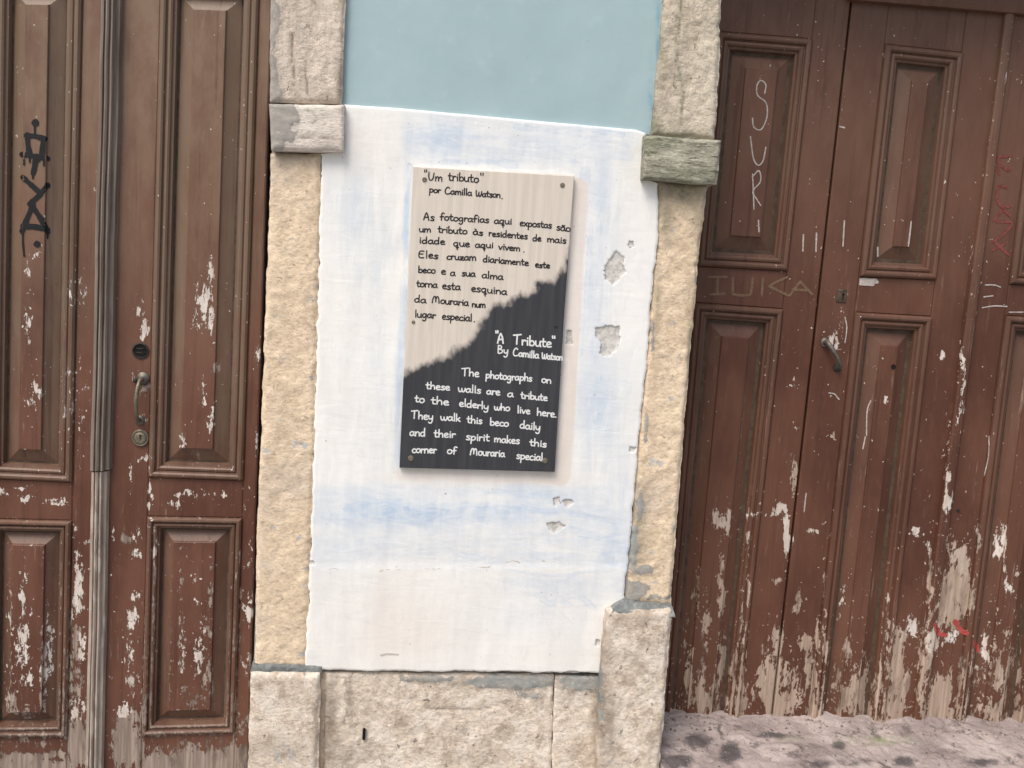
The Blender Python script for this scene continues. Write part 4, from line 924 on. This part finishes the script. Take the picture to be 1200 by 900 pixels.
BL = [
 [('"',497,201.5,501,201.5,5),('Um',501.7,211,518,212.3,5.2),('tributo',525,211,560.5,213.8,5.6),('"',562.5,205,567.5,205.5,4.5)],
 [('por',503,225.5,516,226.2,4.2),('Camilla',521,227,552.5,229.4,4.4),('Watson',557.5,230,586,231.7,4.4),('.',587.5,233,589,233,4)],
 [('As',496,257.5,508.5,258.7,5),('fotografias',515.5,257.8,572.5,261.2,4.7),('aqui',579,261.8,599.3,262.6,4.6),('expostas',609,264.6,646,267.4,4.6),('sa~o',652,269.6,668,271.3,4.8)],
 [('um',491,271.6,504.5,272,4.2),('tributo',513,272.2,547,274.4,4.5),('a`s',554,274.6,565.5,276,4.4),('residentes',572.5,276.6,617.7,280.2,4.5),('de',624,282.1,633.7,282.6,4.2),('mais',641,283.4,663,285.4,4.5)],
 [('idade',491,284.6,521,286.7,4.6),('que',531,288.2,550,289.4,5),('aqui',556.7,289.8,577.7,290.6,4.5),('vivem',584,292.4,609,294.2,4.5),('.',613,295.3,614.5,295.3,4)],
 [('Eles',490,301.6,513,303.2,4.8),('cruzam',523.3,304,557.5,305.4,4.5),('diariamente',565.8,306.6,619,311.4,4.5),('este',627,313.2,644,314.4,4.2)],
 [('beco',490,319.4,509.8,320.2,4.4),('e',516.7,321.4,521.9,321.6,5),('a',527.5,323,533,323.2,4.6),('sua',541,323.4,556.5,324.2,4.5),('alma',564.6,325.8,589,327.8,4.7)],
 [('torna',488,336,512,337,4.6),('esta',518,338.6,539,339.8,4.8),('esquina',552,341.3,593.5,345.4,4.9)],
 [('da',485.4,354,498.9,355,4.8),('Mouraria',506,354.9,548.5,358.4,4.8),('num',553,359.6,568.5,360.7,4.2)],
 [('lugar',486,371.8,510,372.9,4.8),('especial',518,374,552.7,376.5,4.9),('.',555,377,556.5,377,4)],
]
WL = [
 [('"',580.5,390,584.5,390,5),('A',582.5,401.8,590.5,402,7.2),('Tribute',601.5,403,645.7,407,6.6),('"',646.8,396,651.2,396.8,5)],
 [('By',583,413.8,595,414.8,5.3),('Camilla',601,416.6,631,420,4.9),('Watson',635,420.4,658.8,422.2,4.6)],
 [('The',541,440,561,441.4,5.4),('photographs',569,443,623,446.8,5.0),('on',634.5,448.2,645.5,449.2,4.8)],
 [('these',499,455.5,526.7,457.4,5),('walls',536.7,459,563,460.8,5),('are',570,461.8,585.5,463.3,5),('a',594.5,465,601,465.2,5),('tribute',610,466.6,641,469.4,4.8)],
 [('to',486,471,496.9,471.8,5.3),('the',505,473,525.5,474.9,5.3),('elderly',538,475.8,572,479.7,5),('who',579,480.3,596.9,481.7,4.9),('live',606,483.6,620.7,485.3,5),('here.',629,486.4,652,489.3,5.2)],
 [('They',482,490.2,507,492.2,5.5),('walk',516,492.1,539,493.7,5),('this',547,495,564.5,496.8,5.1),('beco',574,498.2,595.5,500,5.1),('daily',609,501.4,632.5,504.6,5.2)],
 [('and',480,510.4,498,511.2,5.3),('their',508.4,511.8,533,512.9,5.2),('spirit',546,515.4,573,516.9,5.2),('makes',579,517.8,608.3,520.2,5),('this',620.5,522,639.8,524,4.9)],
 [('corner',482.7,530.3,511,531.2,5.1),('of',523.8,531.6,534.5,532,5.1),('Mouraria',550.7,533,591,535.4,5.1),('special',605,537.4,635.7,540,5.1)],
]
for l in BL: write([(a, b, c, d, e, f*.93) for a, b, c, d, e, f in l], .76, K)
for i, l in enumerate(WL): write([(a, b, c, d, e, f*.90) for a, b, c, d, e, f in l], .76 if i else .92, Wt)

# ------------------------------------------------------------------ THRESHOLD and PAVEMENT
def sill():
    x0 = .738; x1 = 2.6
    u = np.linspace(x0, x1, 520); v = np.linspace(.26, -.14, 130)
    X, Y = np.meshgrid(u, v)
    zt = P(1000, 841, yR)[1]
    slope = np.interp(Y, [-.14, -.02, .10, .20, .26], [-.048, -.026, -.012, 0, .006])
    Z = zt+slope+fbm(X*6, Y*9, 6, gain=.58)*.016+fbm(X*34, Y*34, 4)*.006
    Z = Z+np.exp(-((X-.76)/.05)**2)*.014*(Y > .1)
    px, py = Q(X, Y, Z)
    st = ell(px, py, [(818,868,20,11,1),(855,882,15,16,1),(793,893,24,12,1),(905,862,30,6,.8),(960,895,30,8,.7),(885,873,12,7,.6),(983,872,14,9,.75),(1060,892,20,8,.9),(1110,880,60,14,.5),(1000,893,40,8,.6),(1150,893,30,8,.8),(930,885,18,8,.6),(1170,870,40,8,.4),(880,850,20,5,.4)])
    mo = ell(px, py, [(1035,868,45,5,.7),(930,866,20,3,.4)])
    Yw = Y
    o = grid_mesh('door_sill', X[::-1], Yw[::-1], Z[::-1], MAT['sill'], None, dict(stain=st[::-1], moss=mo[::-1]), smooth=True)
    me = o.data
    n = len(me.vertices)
    return o
s = sill(); s['label'] = 'worn pinkish stone step under the right door'; s['category'] = 'doorstep'; s['kind'] = 'thing'
import bmesh
bm = bmesh.new(); bm.from_mesh(s.data)
be = [e for e in bm.edges if e.is_boundary]
r_ = bmesh.ops.extrude_edge_only(bm, edges=be)
for v in [g for g in r_['geom'] if isinstance(g, bmesh.types.BMVert)]: v.co.z = -.03
bmesh.ops.recalc_face_normals(bm, faces=bm.faces); bm.to_mesh(s.data); bm.free()

def ground():
    V = []; Fc = []; n = 60
    xs = np.concatenate([np.linspace(-60, -4, 8), np.linspace(-3.5, 4.5, 60), np.linspace(5, 60, 8)])
    ys = np.concatenate([np.linspace(-60, -5, 8), np.linspace(-4.5, .6, 40), np.linspace(1, 40, 6)])
    X, Y = np.meshgrid(xs, ys); Z = fbm(X*2, Y*2, 3)*.006
    o = grid_mesh('pavement', X, Y, Z, MAT['cobble'], None, smooth=True); o['kind'] = 'structure'
    return o
ground()

# grit and paint flakes lying on the step
def debris():
    zt = float(P(1000, 841, yR)[1]); V = []; Fc = []
    dep = bpy.context.evaluated_depsgraph_get()
    co = np.array([v.co for v in s.data.vertices])
    for k in range(420):
        x = random.uniform(.78, 2.2); y = random.choice([random.uniform(-.1, .2), random.uniform(.12, .2)])
        i = np.argmin((co[:, 0]-x)**2+(co[:, 1]-y)**2+(co[:, 2] < .0)*9); z = co[i, 2]
        r = random.uniform(.0015, .006); n0 = len(V); m = 5
        for h_, q in ((-.001, 1.0), (r*random.uniform(.3, .8), .6)):
            for j in range(m):
                a = 6.283*j/m+random.uniform(-.3, .3); V.append((x+r*q*math.cos(a), y+r*q*math.sin(a)*.8, z+h_))
        for j in range(m): Fc.append((n0+j, n0+(j+1) % m, n0+m+(j+1) % m, n0+m+j))
        Fc.append(tuple(n0+m+j for j in range(m)))
    o = mesh_from('grit', V, Fc, MAT['grit'], s); o['kind'] = 'stuff'
MAT['grit'] = simple('mixed_grit', (.36, .30, .26), .9, var=.7, scale=60)
debris()
